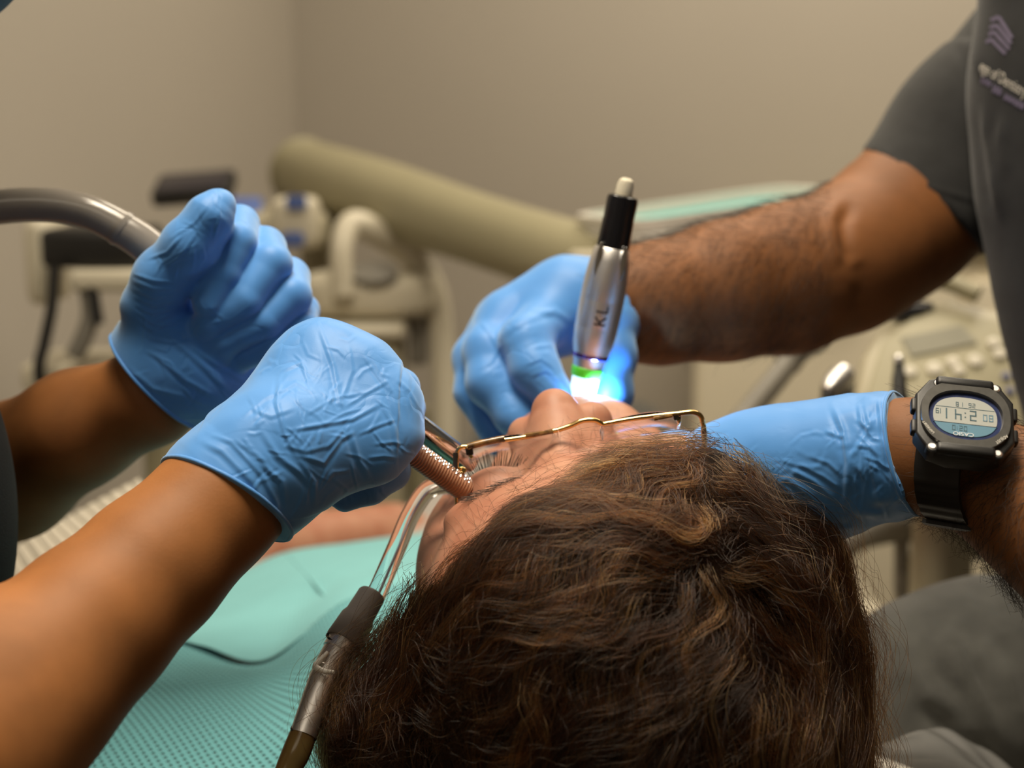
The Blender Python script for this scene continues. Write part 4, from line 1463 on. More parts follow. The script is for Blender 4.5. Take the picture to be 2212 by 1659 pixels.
def px_sheet(name, ctrl, material, parent, n=70, m=90, wob=0.0, seed=1, rot=0.0):
    ctrl = np.array(ctrl, float)
    rows = [catmull(r, m) for r in ctrl]
    G = np.stack([catmull(np.array([r[j] for r in rows]), n) for j in range(m)], 1)
    W_ = np.array([[P(*G[i, j]) for j in range(m)] for i in range(n)])
    if wob:
        W_[..., 2] += (vnoise(W_.reshape(-1, 3), 14, seed).reshape(n, m) - .5) * wob
    du = np.linalg.norm(np.diff(W_, axis=1, prepend=W_[:, :1]), axis=2).cumsum(1)
    dv = np.linalg.norm(np.diff(W_, axis=0, prepend=W_[:1]), axis=2).cumsum(0)
    ca, sa = math.cos(rot), math.sin(rot)
    uv = np.stack([du * ca - dv * sa, du * sa + dv * ca], -1)
    return grid_obj(name, W_, material, parent, uv=uv, thick=0.0006)


M['bib_top'] = bib_material('aqua_bib_plain', (0.18, 0.46, 0.49), 0.0036, 0.0003, 0.0026)
M['bib_dots'] = bib_material('aqua_bib_dotted', (0.14, 0.42, 0.46), 0.0054, 0.0042, 0.0036)  # same paper, shade of the near panel put into a darker base colour
bib = thing('paper_bib', P(600, 1400, 1.05), 'aqua embossed paper bib spread over the patient chest', 'bib')
px_sheet('chest_panel', [
    [(380, 1285, 1.27), (500, 1243, 1.30), (615, 1194, 1.31), (760, 1172, 1.33), (960, 1148, 1.36)],
    [(360, 1330, 1.16), (480, 1300, 1.17), (660, 1240, 1.19), (780, 1222, 1.18), (960, 1190, 1.20)],
    [(350, 1350, 1.08), (470, 1350, 1.07), (620, 1330, 1.07), (760, 1262, 1.08), (960, 1220, 1.10)],
    [(340, 1362, 1.01), (440, 1392, 1.00), (572, 1426, .985), (745, 1308, 1.01), (960, 1250, 1.05)]], M['bib_top'], bib, wob=.006)
px_sheet('shoulder_panel', [
    [(200, 1330, 1.05), (400, 1376, 1.025), (572, 1424, .99), (745, 1306, 1.015), (980, 1240, 1.06)],
    [(160, 1440, .965), (380, 1470, .94), (590, 1480, .925), (780, 1390, .935), (1000, 1330, .96)],
    [(120, 1560, .91), (360, 1580, .885), (620, 1580, .87), (820, 1510, .88), (1020, 1460, .91)],
    [(60, 1740, .86), (340, 1760, .83), (640, 1760, .82), (860, 1700, .84), (1040, 1640, .87)]], M['bib_dots'], bib, wob=.008, seed=2, rot=.75)
# folded crease on the chest panel
cr = [P(618, 1196, 1.308), P(660, 1240, 1.186), P(712, 1300, 1.06)]
tube('fold_ridge', [p + Z * .0005 for p in cr], .0012, M['bib_top'], bib, n=24, seg=8)

# ribbed cloth between the forearms
rc = np.array([[(-120, 1310, 1.18), (40, 1180, 1.2), (160, 1110, 1.22), (300, 1035, 1.24)],
               [(-60, 1420, 1.10), (100, 1270, 1.12), (250, 1190, 1.14), (360, 1100, 1.16)]], float)
rows = [catmull(r, 160) for r in rc]
n = 30
Gp = np.array([[rows[0][j] * (1 - i / (n - 1)) + rows[1][j] * i / (n - 1) for j in range(160)] for i in range(n)])
Wg = np.array([[P(*Gp[i, j]) for j in range(160)] for i in range(n)])
rib = np.maximum(0, np.sin(np.arange(160) / 160 * 2 * math.pi * 17)) ** 4
Wg += CU * (-rib * .0045)[None, :, None]
M['ribbed'] = mat('pale_ribbed_cloth', (0.50, 0.46, 0.38), 0.9, var=0.05, vscale=50, bump=.2, bscale=600)
rt = grid_obj('ribbed_blanket', Wg, M['ribbed'], None, thick=.002)
tag(rt, 'pale ribbed blanket lying behind the two crossed brown forearms', 'blanket')

# ------------------------------------------------------------------ glasses
gl = P(986, 960, .770); gr = P(1520, 892, .770)
gc = (gl + gr) / 2
gx = (gr - gl) / np.linalg.norm(gr - gl)
gF = pF * .5 + CU * .5; gF = gF - gx * (gF @ gx); gF /= np.linalg.norm(gF)
gU = np.cross(gx, gF)
if gU @ CD > 0: gU = -gU
GW = np.linalg.norm(gr - gl)
glasses = thing('eyeglasses', gc, 'gold half rim eyeglasses with tortoiseshell brow bars on the patient face', 'eyeglasses')


def GP(px, py, dd=0.0):
    return P(px, py, .770 + dd)


def bar(name, pts, wx, wf, material, parent, n=30):
    return tube(name, pts, wx, material, parent, n=n, seg=10)


for side, pts in (('l', [(1008, 968), (1060, 955), (1130, 945), (1205, 929)]), ('r', [(1300, 917), (1360, 906), (1420, 898), (1472, 893)])):
    p = [GP(*q) for q in pts]
    rim = tube('rim', p, .0013, M['gold'], glasses, n=30, seg=10)
    if side == 'l':
        tube('brow_inlay', [GP(1010, 965, -.0012), GP(1050, 955, -.0012), GP(1090, 947, -.0012)], .0019, M['tortoise'], glasses, seg=10)
    tube('brow_inlay', [GP(pts[-1][0] - (70 if side == 'l' else 20), pts[-1][1] + (12 if side == 'l' else 4), -.0012), GP(pts[-1][0] - 40, pts[-1][1] + 8, -.0012), GP(pts[-1][0] - (10 if side == 'l' else 60), pts[-1][1] + (3 if side == 'l' else 12), -.0012)][::1], .0013, M['tortoise'], glasses, seg=8)
    # lens: curved sheet hanging from the rim
    n, m = 24, 40
    pc = catmull(np.array(p), m)
    Vv = []
    for i in range(n):
        v = i / (n - 1)
        for j in range(m):
            u = j / (m - 1)
            ln = .034 * min(1, 1.0) * (1 - .35 * abs(2 * u - 1) ** 5)
            Vv.append(pc[j] - gU * (ln * v) - gF * (.0125 * v + .0012 * math.sin(math.pi * v)) + gF * (.0018 * math.sin(math.pi * u)))
    Gl = np.array(Vv).reshape(n, m, 3)
    lo_ = grid_obj('lens', Gl, M['lens'], glasses)
    so = lo_.modifiers.new('s', 'SOLIDIFY'); so.thickness = .0016; so.offset = 0
# bridge
tube('bridge', [GP(1206, 929), GP(1232, 920), GP(1258, 909), GP(1285, 908), GP(1302, 916)], .0014, M['gold'], glasses, seg=10)
for px, py in ((1196, 945), (1300, 935)):
    a = GP(px, py, .006)
    lathe('nose_pad', a - gx * .001, a + gx * .001, [(0, .002), (.3, .0038), (.7, .0038), (1, .002)], M['clear'], glasses, 16)
# end pieces, hinges, temples
tube('end_piece', [GP(1010, 965), GP(996, 966), GP(988, 975), GP(986, 990)], .0012, M['gold'], glasses, seg=10)
tube('end_piece', [GP(1468, 893), GP(1498, 891), GP(1514, 900), GP(1520, 922)], .0014, M['gold'], glasses, seg=10)
for px, py in ((1014, 972), (1462, 896)):
    box('hinge_block', frame(GP(px, py + 2, .001), gx, gF), (.004, .0042, .004), M['plastic_dark'], glasses, bevel=.0006)
    lathe('hinge_screw', GP(px + 4, py + 14), GP(px + 4, py + 14) - CD * .003, [(0, .0012), (.7, .0012), (1, .0008)], M['gold'], glasses, 12)
tl = tube('temple_arm', [GP(986, 985), GP(986, 1010, .0), GP(987, 1100, .004), GP(989, 1200, .012), GP(992, 1330, .024)], [.0014, .0013, .0011, .0010, .0010], M['gold'], glasses, seg=8)
tube('temple_inlay', [GP(984, 978, -.0008), GP(984, 1000, -.0008), GP(984, 1015, -.0008)], .0014, M['plastic_dark'], glasses, seg=8)
tr = tube('temple_arm', [GP(1520, 918), GP(1521, 940), GP(1523, 1010, .008), GP(1525, 1200, .03)], [.0014, .0016, .0012, .001], M['gold'], glasses, seg=8)
a = GP(1002, 1015, .001)
lathe('hinge_screw', a, a - CD * .003, [(0, .0017), (.75, .0017), (1, .0012)], M['gold'], glasses, 14)
box('hinge_plate', frame(GP(997, 1022, .002), gx, gF), (.0035, .007, .0015), M['gold'], glasses, bevel=.0004)

# ------------------------------------------------------------------ laser handpiece
HPD = .885
ha, hb = P(1353, 392, .872), P(1243, 925, .90)
hv = hb - ha; HLn = np.linalg.norm(hv); hax = hv / HLn
ty = lambda y: (y - 392) / (925 - 392.0)
hpz = thing('laser_handpiece', hb, 'silver laser handpiece with black rear and glowing blue white tip', 'handpiece')


def lath(name, segs, material, seg=40):
    """segs: (py, rpx)"""
    p0, p1 = ty(segs[0][0]), ty(segs[-1][0])
    a, b = ha + hv * p0, ha + hv * p1
    return lathe(name, a, b, [((ty(y) - p0) / (p1 - p0), rp(r, HPD)) for y, r in segs], material, hpz, seg)


lath('hose_end', [(385, 8), (390, 15), (400, 18), (430, 19)], M['plastic_pale'])
lath('black_sleeve', [(421, 26), (424, 32), (432, 34), (470, 33), (475, 34), (540, 36), (545, 30)], M['black_gloss'])
lath('silver_body', [(530, 34), (534, 38), (560, 43), (600, 47), (640, 48), (642, 47.7), (645, 47.7), (647, 48), (700, 47), (702, 46.7), (704, 46.7), (706, 47), (740, 44), (762, 39)], M['steel'])
for sgn in (-1, 1):
    yy = 565
    u = np.cross(hax, CD); u /= np.linalg.norm(u)
    ctr = ha + hv * ty(yy) - CD * rp(34, HPD) + u * sgn * rp(26, HPD)
    f3 = frame(ctr, hax, u)
    slab('grip_flat', f3, oval(rp(38, HPD), rp(7, HPD), 20), -.002, .0012, M['chrome'], hpz, bevel=.0004)
lath('violet_ring', [(758, 37), (760, 40), (767, 40), (769, 38)], M['violet_ring'])
lath('neck', [(767, 38), (775, 36), (792, 33)], M['steel'])
lath('green_ring', [(789, 33), (791, 35), (808, 34), (811, 32)], M['green'])
M['glow'] = mat('glowing_tip', (0.75, 0.85, 1.0), 0.3, emit=(0.55, 0.80, 1.0), estr=1.7, var=.02)
lath('light_tip', [(809, 30), (840, 28), (880, 25), (905, 21), (912, 10)], M['glow'])
u = np.cross(hax, CD); u /= np.linalg.norm(u)
if u @ CX < 0: u = -u
# letters run along the axis and are wrapped on the barrel
tcn = ha + hv * ty(668)
e1 = -CD + hax * (CD @ hax); e1 /= np.linalg.norm(e1)
rad = rp(48, HPD) + .0002
hL = .0072
for ch, x0, strokes in (('K', -.0068, [((0, 0), (0, 1)), ((0, .38), (.62, 1)), ((.20, .58), (.66, 0))]), ('L', .0012, [((0, 0), (0, 1)), ((0, .06), (.55, .06))])):
    Vt, Fc = [], []
    for (ax_, ay_), (bx_, by_) in strokes:
        L_ = math.hypot(bx_ - ax_, by_ - ay_); nx_, ny_ = -(by_ - ay_) / L_ * .075, (bx_ - ax_) / L_ * .075
        for i in range(13):
            s_ = i / 12
            for g in (-1, 1):
                X_, Y_ = ax_ + (bx_ - ax_) * s_ + nx_ * g, ay_ + (by_ - ay_) * s_ + ny_ * g
                an_ = (-(Y_ - .5) * hL + .001) / rad
                Vt.append(tcn - hax * (x0 + X_ * hL) + rad * (math.cos(an_) * e1 + math.sin(an_) * u))
            if i:
                k_ = len(Vt) - 4
                Fc.append((k_, k_ + 1, k_ + 3, k_ + 2))
    tag(mesh_obj('lettering', np.array(Vt), Fc, M['print_dark'], hpz, smooth=False), label='dark letter ' + ch)
pl = bpy.data.lights.new('laser_tip_light', 'POINT')
pl.energy = 0.45; pl.color = (0.20, 0.50, 1.0); pl.shadow_soft_size = .004
po = bpy.data.objects.new('laser_tip_light', pl); COL.objects.link(po)
po.location = P(1284, 842, .889)

# ------------------------------------------------------------------ suction hose in the fist
sh = thing('suction_hose', P(0, 448, .862), 'glossy grey curved suction hose gripped in the fist with its thumb up', 'hose')
tube('hose', [P(-420, 640, .84), P(-200, 510, .85), P(-60, 458, .858), P(70, 442, .862), P(180, 455, .864), P(270, 498, .866), P(335, 545, .868), P(400, 615, .872), P(440, 690, .876)],
     [rp(38, .86)] * 5 + [rp(39, .86), rp(40, .865), rp(38, .87), rp(34, .87)], M['hose_grey'], sh, n=90, seg=28)
a, b = P(258, 490, .8655), P(268, 497, .866)
tube('seam_ring', [a, b], rp(41, .865), M['hose_grey'], sh, n=4, seg=28)

# ------------------------------------------------------------------ tips held by the near hand
ev = thing('evacuator_tip', P(960, 955, .785), 'shiny chrome evacuator tube running from the near fist to the mouth', 'suction tip')
a, b = P(840, 868, .775), P(1022, 1005, .80)
lathe('tube', a, b, [(0, rp(21, .785)), (.25, rp(21, .785)), (.27, rp(22, .785)), (.95, rp(21, .785)), (1, rp(18, .785))], M['chrome'], ev)
tube('teal_reflection', [P(900, 938, .782), P(950, 980, .788), P(1000, 1018, .795)], rp(6, .785), M['teal'], ev, n=10, seg=8)  # teal reflection on the chrome, modelled as a thin coloured strip
sp = thing('spiral_tip', P(930, 1010, .755), 'copper toned ribbed suction tube below the chrome evacuator', 'suction tip')
a, b = P(845, 945, .752), P(1005, 1058, .775)
N_ = 120
prf = [(i / N_, rp(27, .76) * (1 + .035 * math.sin(i * math.pi / 2.0))) for i in range(N_ + 1)]
lathe('ribbed_tube', a, b, prf, M['copper_spiral'], sp, 24)
ax = (b - a) / np.linalg.norm(b - a); u = np.cross(ax, CD); u /= np.linalg.norm(u)
if u @ CU < 0: u = -u
w = np.cross(ax, u)
hel = [a + (b - a) * s + rp(27, .76) * (u * math.cos(.55 + .35 * math.sin(s * 110)) - CD * math.sin(.55 + .35 * math.sin(s * 110))) for s in np.linspace(.05, .98, 160)]
tube('printed_scale', hel, .0005, M['chrome'], sp, n=320, seg=6)

se = thing('saliva_ejector', P(850, 1180, .80), 'clear bent saliva ejector tube with grey connector hooked over the bib', 'saliva ejector')
cl = [P(1000, 1062, .815), P(965, 1048, .81), P(925, 1058, .80), P(888, 1110, .795), P(858, 1180, .785), P(830, 1245, .778), P(806, 1300, .77)]
V, Fc = tube_geo(cl, rp(21, .79), n=60, seg=24)
mesh_obj('clear_tube', V, Fc, M['clear'], se)
tube('wire', [p + CX * .001 for p in cl], .0007, M['steel'], se, n=60, seg=8)


def seg_l(name, p, q, prof, material, d0, d1):
    return lathe(name, P(p[0], p[1], d0), P(q[0], q[1], d1), [(t_, rp(r, (d0 + d1) / 2)) for t_, r in prof], material, se, 32)


seg_l('rubber_boot', (806, 1280), (742, 1388), [(0, 22), (.02, 28), (.06, 31), (.45, 33), (.55, 38), (.97, 42), (1, 40)], M['rubber_grey'], .772, .755)
seg_l('valve_body', (744, 1384), (700, 1462), [(0, 36), (.3, 37), (.32, 34), (.8, 33), (.82, 35), (1, 30)], M['steel'], .756, .745)
tube('valve_lever', [P(708, 1410, .742), P(690, 1428, .738), P(682, 1440, .736), P(700, 1450, .735), P(722, 1452, .733)], [rp(5, .74), rp(6, .74), rp(7, .74), rp(6, .74), rp(4, .74)], M['white'], se, seg=12)
seg_l('metal_sleeve', (704, 1455), (655, 1588), [(0, 31), (.1, 33), (.9, 30), (1, 29)], M['steel'], .746, .73)
tube('amber_hose', [P(657, 1580, .731), P(640, 1625, .727), P(615, 1680, .722), P(580, 1780, .71)], [rp(29, .73), rp(31, .727), rp(27, .722), rp(27, .71)], M['amber'], se, seg=24)
tube('seal_ring', [P(657, 1582, .731), P(655, 1586, .731)], rp(31, .73), M['plastic_dark'], se, n=4, seg=24)
tube('seal_ring', [P(743, 1386, .756), P(741, 1390, .756)], rp(42, .755), M['plastic_dark'], se, n=4, seg=24)

# ------------------------------------------------------------------ wristwatch
wn = camv(-0.05, 0.60, 0.80)
wx = camv(0.985, -0.17, 0.06); wx = wx - wn * (wx @ wn); wx /= np.linalg.norm(wx)
wy = np.cross(wn, wx)
wc = P(2084, 903, .696)
wf = (wc, np.stack([wx, wy, wn]))
watch = thing('wristwatch', wc, 'chunky black digital wristwatch on the hairy wrist beside the glove cuff', 'watch')
M['resin'] = mat('black_resin', (0.012, 0.012, 0.012), 0.45, var=.1, bump=.1, bscale=900, bdist=.0003)
M['gunmetal'] = mat('gunmetal', (0.10, 0.098, 0.092), 0.35, .5, var=.2, vscale=200)
M['lcd_face'] = mat('lcd_face', (0.42, 0.44, 0.42), 0.3, var=.04)
M['lcd_blue'] = mat('lcd_strip', (0.13, 0.26, 0.36), 0.3, var=.06)
M['lcd_seg'] = mat('lcd_segment', (0.05, 0.11, 0.14), 0.4, var=.05)
M['ring_blue'] = mat('dial_ring', (0.03, 0.045, 0.13), 0.25, var=.3, vscale=300)
M['white_print'] = mat('white_print', (0.75, 0.76, 0.78), 0.5, var=.02)
oct_ = [(-.0235, -.012), (-.017, -.0215), (-.008, -.0245), (.008, -.0245), (.017, -.0215), (.0235, -.012), (.0235, .012), (.017, .0215), (.008, .0245), (-.008, .0245), (-.017, .0215), (-.0235, .012)]
slab('case', wf, oct_, -.010, .0005, M['resin'], watch, bevel=.0015)


def ring(name, fr, o1, o2, z0, z1, zi, material, parent):
    bm = bmesh.new(); n = len(o1)
    a = [bm.verts.new((x, y, z0)) for x, y in o1]; b = [bm.verts.new((x * .97, y * .97, z1)) for x, y in o1]
    c = [bm.verts.new((x, y, z1)) for x, y in o2]; d = [bm.verts.new((x * .97, y * .97, zi)) for x, y in o2]
    for i in range(n):
        j = (i + 1) % n
        for p, q in ((a, b), (b, c), (c, d)):
            bm.faces.new((p[i], p[j], q[j], q[i]))
    return bm_out(name, bm, fr, material, parent)


ring('bezel', wf, oval(.0218, .0205, 48, 2.4), oval(.0178, .0148, 48, 2.3), -.001, .0028, .0, M['gunmetal'], watch)
slab('dial_ring', wf, oval(.0180, .0150, 48, 2.3), -.002, .0006, M['ring_blue'], watch, bevel=0)
# LCD window: upper light field and lower strip
ld = []
for x, y in oval(.0152, .0117, 48, 2.4): ld.append((x, max(y, -.0042)))
slab('lcd_panel', wf, ld, .0004, .0010, M['lcd_face'], watch, bevel=0)
ls = []
for x, y in oval(.0152, .0117, 48, 2.4): ls.append((x, min(y, -.0046)))
slab('lcd_strip', wf, ls, .0004, .0010, M['lcd_blue'], watch, bevel=0)


def wtext(name, s, size, x, y, material, z=.00115, sx=1.0, ang=180):
    co, fs = text_mesh(s, size)
    a = math.radians(ang)
    X = co[:, 0] * sx
    xx, yy = X * math.cos(a) - co[:, 1] * math.sin(a) + x, X * math.sin(a) + co[:, 1] * math.cos(a) + y
    Vt = wc + np.stack([xx, yy, np.full(len(xx), z)], -1) @ wf[1]
    return mesh_obj(name, Vt, fs, material, watch, smooth=False)


SEGS = {'0': 'abcdef', '1': 'bc', '2': 'abged', '4': 'fgbc', '6': 'afgedc', '7': 'abc', '8': 'abcdefg', '9': 'abcdfg'}


def lcd_text(name, s, hgt, x, y, material, z=.00115):
    """seven-segment digits, turned half round as the wrist shows them"""
    w = hgt * .52; tks = hgt * .11; V, Fc = [], []
    def bar_(x0, y0, x1, y1):
        i = len(V)
        V.extend([(x0, y0), (x1, y0), (x1, y1), (x0, y1)]); Fc.append((i, i + 1, i + 2, i + 3))
    cur = 0.0
    for ch in s:
        if ch == ':':
            bar_(cur + tks, hgt * .25, cur + 2 * tks, hgt * .25 + tks); bar_(cur + tks, hgt * .65, cur + 2 * tks, hgt * .65 + tks); cur += tks * 4; continue
        if ch == ' ':
            cur += w * .9; continue
        for g in SEGS[ch]:
            h2 = hgt / 2
            r = {'a': (0, hgt - tks, w, hgt), 'd': (0, 0, w, tks), 'g': (0, h2 - tks / 2, w, h2 + tks / 2), 'b': (w - tks, h2, w, hgt), 'c': (w - tks, 0, w, h2), 'f': (0, h2, tks, hgt), 'e': (0, 0, tks, h2)}[g]
            bar_(cur + r[0], r[1], cur + r[2], r[3])
        cur += w * 1.35
    V = np.array(V); V[:, 0] -= cur / 2; V[:, 1] -= hgt / 2
    V = -V
    Vt = wc + np.column_stack([V[:, 0] + x, V[:, 1] + y, np.full(len(V), z)]) @ wf[1]
    return mesh_obj(name, Vt, Fc, material, watch, smooth=False)


lcd_text('time_digits', '2:41', .0062, -.0025, .0010, M['lcd_seg'])
lcd_text('small_digits', '19', .0030, -.0125, .0020, M['lcd_seg'])
lcd_text('date_digits', '26 1 8', .0026, .0, .0072, M['lcd_seg'])
lcd_text('seconds_digits', '80', .0040, .0105, .0005, M['lcd_blue'])
lcd_text('timer_digits', '02:0', .0030, -.003, -.0072, M['lcd_seg'])
V = wc + np.array([(-.014, .0049, .0011), (.014, .0049, .0011), (.014, .0052, .0011), (-.014, .0052, .0011)]) @ wf[1]
mesh_obj('divider_line', V, [(0, 1, 2, 3)], M['lcd_seg'], watch, smooth=False)
wtext('maker_print', 'CASIO', .0030, -.001, -.0106, M['white_print'], z=.0013, sx=1.15)
wtext('bezel_print', 'ADJUST', .0022, .0165, -.0125, M['white'], z=.0030, ang=222)
wtext('bezel_print', 'LAP/RESET', .0018, -.0178, -.0100, M['white'], z=.0030, ang=128)
for x, y in ((-.0155, -.0195), (.0150, -.0195), (-.0125, .0195), (.0150, .0195)):
    a = wc + np.array([x, y, -.001]) @ wf[1]
    lathe('screw_seat', a - wn * .003, a + wn * .0016, [(0, .0030), (.9, .0030), (1, .0024)], M['resin'], watch, 20)
    s_ = lathe('screw', a + wn * .001, a + wn * .0022, [(0, .0021), (.6, .0021), (1, .0014)], M['steel'], watch, 16)
    for q in (wx, wy):
        pass
box('lower_guard', wf, (.028, .006, .0055), M['resin'], watch, off=(0, -.0200, .0005), bevel=.002)
box('upper_guard', wf, (.028, .006, .0055), M['resin'], watch, off=(0, .0200, .0005), bevel=.002)
for x, y, a in ((-.0235, .006, 0), (-.0235, -.007, 0), (.0235, .006, 0), (.0235, -.007, 0)):
    box('side_button', wf, (.004, .008, .005), M['resin'], watch, off=(x, y, -.003), bevel=.0012)
# strap: lower half hangs over the near side of the wrist, upper half goes over the far side
wrist = P(2078, 1000, .727)
axw = P(2140, 1008, .722) - P(2010, 990, .742); axw /= np.linalg.norm(axw)


def strap(name, a0, a1, rad0, width, th=.0022, n=40):
    u0 = wn - axw * (wn @ axw); u0 /= np.linalg.norm(u0)
    v0 = np.cross(axw, u0)
    if v0 @ CU > 0: v0 = -v0
    V, Fc = [], []
    cen = wrist
    for i in range(n):
        a = math.radians(a0 + (a1 - a0) * i / (n - 1))
        dr = u0 * math.cos(a) + v0 * math.sin(a)
        rib = .0004 * (1 if (i // 2) % 2 else 0) if 10 < i < 24 else 0
        r_ = rad0(i / (n - 1))
        for (s_, rr) in ((-1, r_), (1, r_), (1, r_ + th + rib), (-1, r_ + th + rib)):
            V.append(cen + dr * rr + axw * (s_ * width(i / (n - 1)) / 2))
    for i in range(n - 1):
        for j in range(4):
            k = (j + 1) % 4
            Fc.append((4 * i + j, 4 * i + k, 4 * i + 4 + k, 4 * i + 4 + j))
    Fc.append((3, 2, 1, 0)); e_ = 4 * (n - 1); Fc.append((e_, e_ + 1, e_ + 2, e_ + 3))
    o = mesh_obj(name, V, Fc, M['resin'], watch); sharp_caps(o, .5)
    return o


strap('strap', 25, 150, lambda s: .0305 - .001 * s, lambda s: .0235 - .002 * s)
strap('strap', -25, -170, lambda s: .0305, lambda s: .0235 - .002 * s)
strap('keeper', 112, 128, lambda s: .0322, lambda s: .0255, th=.0022, n=6)

# ------------------------------------------------------------------ embroidery on the polo shirt
sb = BVHTree.FromPolygons([tuple(v) for v in SHIRT[0]], [tuple(q) for q in SHIRT[1]])


def on_shirt(px, py, lift=.0008):
    d0 = Vector(P(px, py, 1.0) - CAM).normalized()
    loc, nrm_, i, dist = sb.ray_cast(Vector(CAM), d0)
    if loc is None: return P(px, py, .98)
    return np.array(loc) - np.array(d0) * lift


M['stitch_white'] = mat('white_thread', (0.62, 0.58, 0.50), 0.7, var=.1, vscale=300, bump=.5, bscale=1200, bdist=.0006)
M['stitch_violet'] = mat('violet_thread', (0.13, 0.11, 0.17), 0.7, var=.15, vscale=300, bump=.5, bscale=1200, bdist=.0006)
emb = []
co, fs = text_mesh('ege of Dentistry', 44)
co = co - np.array([co[:, 0].min(), 0, 0])
sl_ = math.radians(31)
px_ = 2118 + co[:, 0] * .40 * math.cos(sl_) + co[:, 1] * math.sin(sl_) * .5
py_ = 142 + co[:, 0] * .40 * math.sin(sl_) - co[:, 1] * math.cos(sl_) * .85
Vt = np.array([on_shirt(x, y) for x, y in zip(px_, py_)])
tag(mesh_obj('embroidered_lettering', Vt, fs, M['stitch_white'], shirt_o, smooth=False), label='white stitched lettering on the chest')
for k, (x, y, w_, h_) in enumerate([(2128, 176, 22, 16), (2152, 194, 20, 20), (2178, 212, 22, 16), (2200, 224, 22, 18)]):
    V, Fc = [], []
    for i in range(6):
        x0 = x - w_ / 2 + i * w_ / 6; dy = (i % 2) * 3
        b0 = len(V)
        for qx, qy in ((x0, y + h_ / 2 - dy), (x0 + w_ / 7, y + h_ / 2 + 1 - dy), (x0 + w_ / 7 + 4, y - h_ / 2 + dy), (x0 + 4, y - h_ / 2 + dy)):
            V.append(on_shirt(qx, qy + (qx - x) * .5))
        Fc.append((b0, b0 + 1, b0 + 2, b0 + 3))
    mesh_obj('stitched_letter', V, Fc, M['stitch_violet'], shirt_o, smooth=False)
for (x0, y0, x1, y1, x2, y2) in [(2140, 44, 2157, 36, 2186, 82), (2138, 60, 2153, 54, 2184, 94), (2136, 76, 2146, 68, 2180, 106), (2130, 92, 2140, 84, 2172, 116)]:
    V, Fc = [], []
    pl_ = [(x0, y0), (x1, y1), (x2, y2)]
    for (ax_, ay_), (bx_, by_) in zip(pl_[:-1], pl_[1:]):
        L_ = math.hypot(bx_ - ax_, by_ - ay_); nx_, ny_ = -(by_ - ay_) / L_ * 4, (bx_ - ax_) / L_ * 4
        for i in range(6):
            s0, s1 = i / 6, (i + 1) / 6
            b0 = len(V)
            for s_, g in ((s0, -1), (s1, -1), (s1, 1), (s0, 1)):
                V.append(on_shirt(ax_ + (bx_ - ax_) * s_ + nx_ * g, ay_ + (by_ - ay_) * s_ + ny_ * g))
            Fc.append((b0, b0 + 1, b0 + 2, b0 + 3))
    mesh_obj('emblem_bar', V, Fc, M['stitch_violet'], shirt_o, smooth=False)

# ================================================================== hair
def hair_curves(name, strands, radius, material, parent, tint=None):
    """strands: (n,m,3) array; radius: (n,m) metres"""
    n, m, _ = strands.shape
    org = np.array(wloc(parent))
    hc = bpy.data.hair_curves.new(name)
    hc.add_curves([m] * n)
    hc.position_data.foreach_set('vector', (strands - org).astype(np.float32).ravel())
    ra = hc.attributes.new('radius', 'FLOAT', 'POINT') if 'radius' not in hc.attributes else hc.attributes['radius']
    ra.data.foreach_set('value', radius.astype(np.float32).ravel())
    if tint is not None:
        ta = hc.attributes.new('tint', 'FLOAT', 'CURVE')
        ta.data.foreach_set('value', tint.astype(np.float32))
    hc.materials.append(material)
    o = bpy.data.objects.new(name, hc)
    COL.objects.link(o)
    o.parent = parent
    return o


def hair_material(name, c0, c1, c2, rough=.32):
    m = bpy.data.materials.new(name); m.use_nodes = True
    nt = m.node_tree; nt.nodes.clear()
    out = nt.nodes.new('ShaderNodeOutputMaterial')
    hb_ = nt.nodes.new('ShaderNodeBsdfHairPrincipled')
    hb_.parametrization = 'COLOR'
    hb_.inputs['Roughness'].default_value = rough
    hb_.inputs['Radial Roughness'].default_value = .4
    hb_.inputs['IOR'].default_value = 1.45
    at = nt.nodes.new('ShaderNodeAttribute'); at.attribute_name = 'tint'
    rp_ = nt.nodes.new('ShaderNodeValToRGB')
    e = rp_.color_ramp.elements
    e[0].color = c0 + (1,); e[0].position = 0.0
    e[1].color = c2 + (1,); e[1].position = 1.0
    x = e.new(.55); x.color = c1 + (1,)
    nt.links.new(at.outputs['Fac'], rp_.inputs['Fac'])
    nt.links.new(rp_.outputs['Color'], hb_.inputs['Color'])
    nt.links.new(hb_.outputs[0], out.inputs[0])
    return m


M['hair'] = hair_material('brown_hair', (0.004, 0.0014, 0.0005), (0.020, 0.0058, 0.0016), (0.42, 0.15, 0.034))
M['hair_thin'] = hair_material('dark_fine_hair', (0.05, 0.022, 0.01), (0.08, 0.035, 0.015), (0.12, 0.05, 0.02))
M['fine_brown'] = mat('fine_brown_hair', (0.055, 0.026, 0.012), 0.5, var=.2)
M['arm_brown'] = mat('dark_arm_hair', (0.022, 0.012, 0.007), 0.5, var=.2)
M['lash'] = mat('dark_lash', (0.012, 0.007, 0.004), 0.5, var=.1)
M['hair_under'] = mat('brown_hair_mass', (0.020, 0.009, 0.004), 0.75, var=.5, vscale=60, bump=.6, bscale=250, bdist=.003, spec=.2)

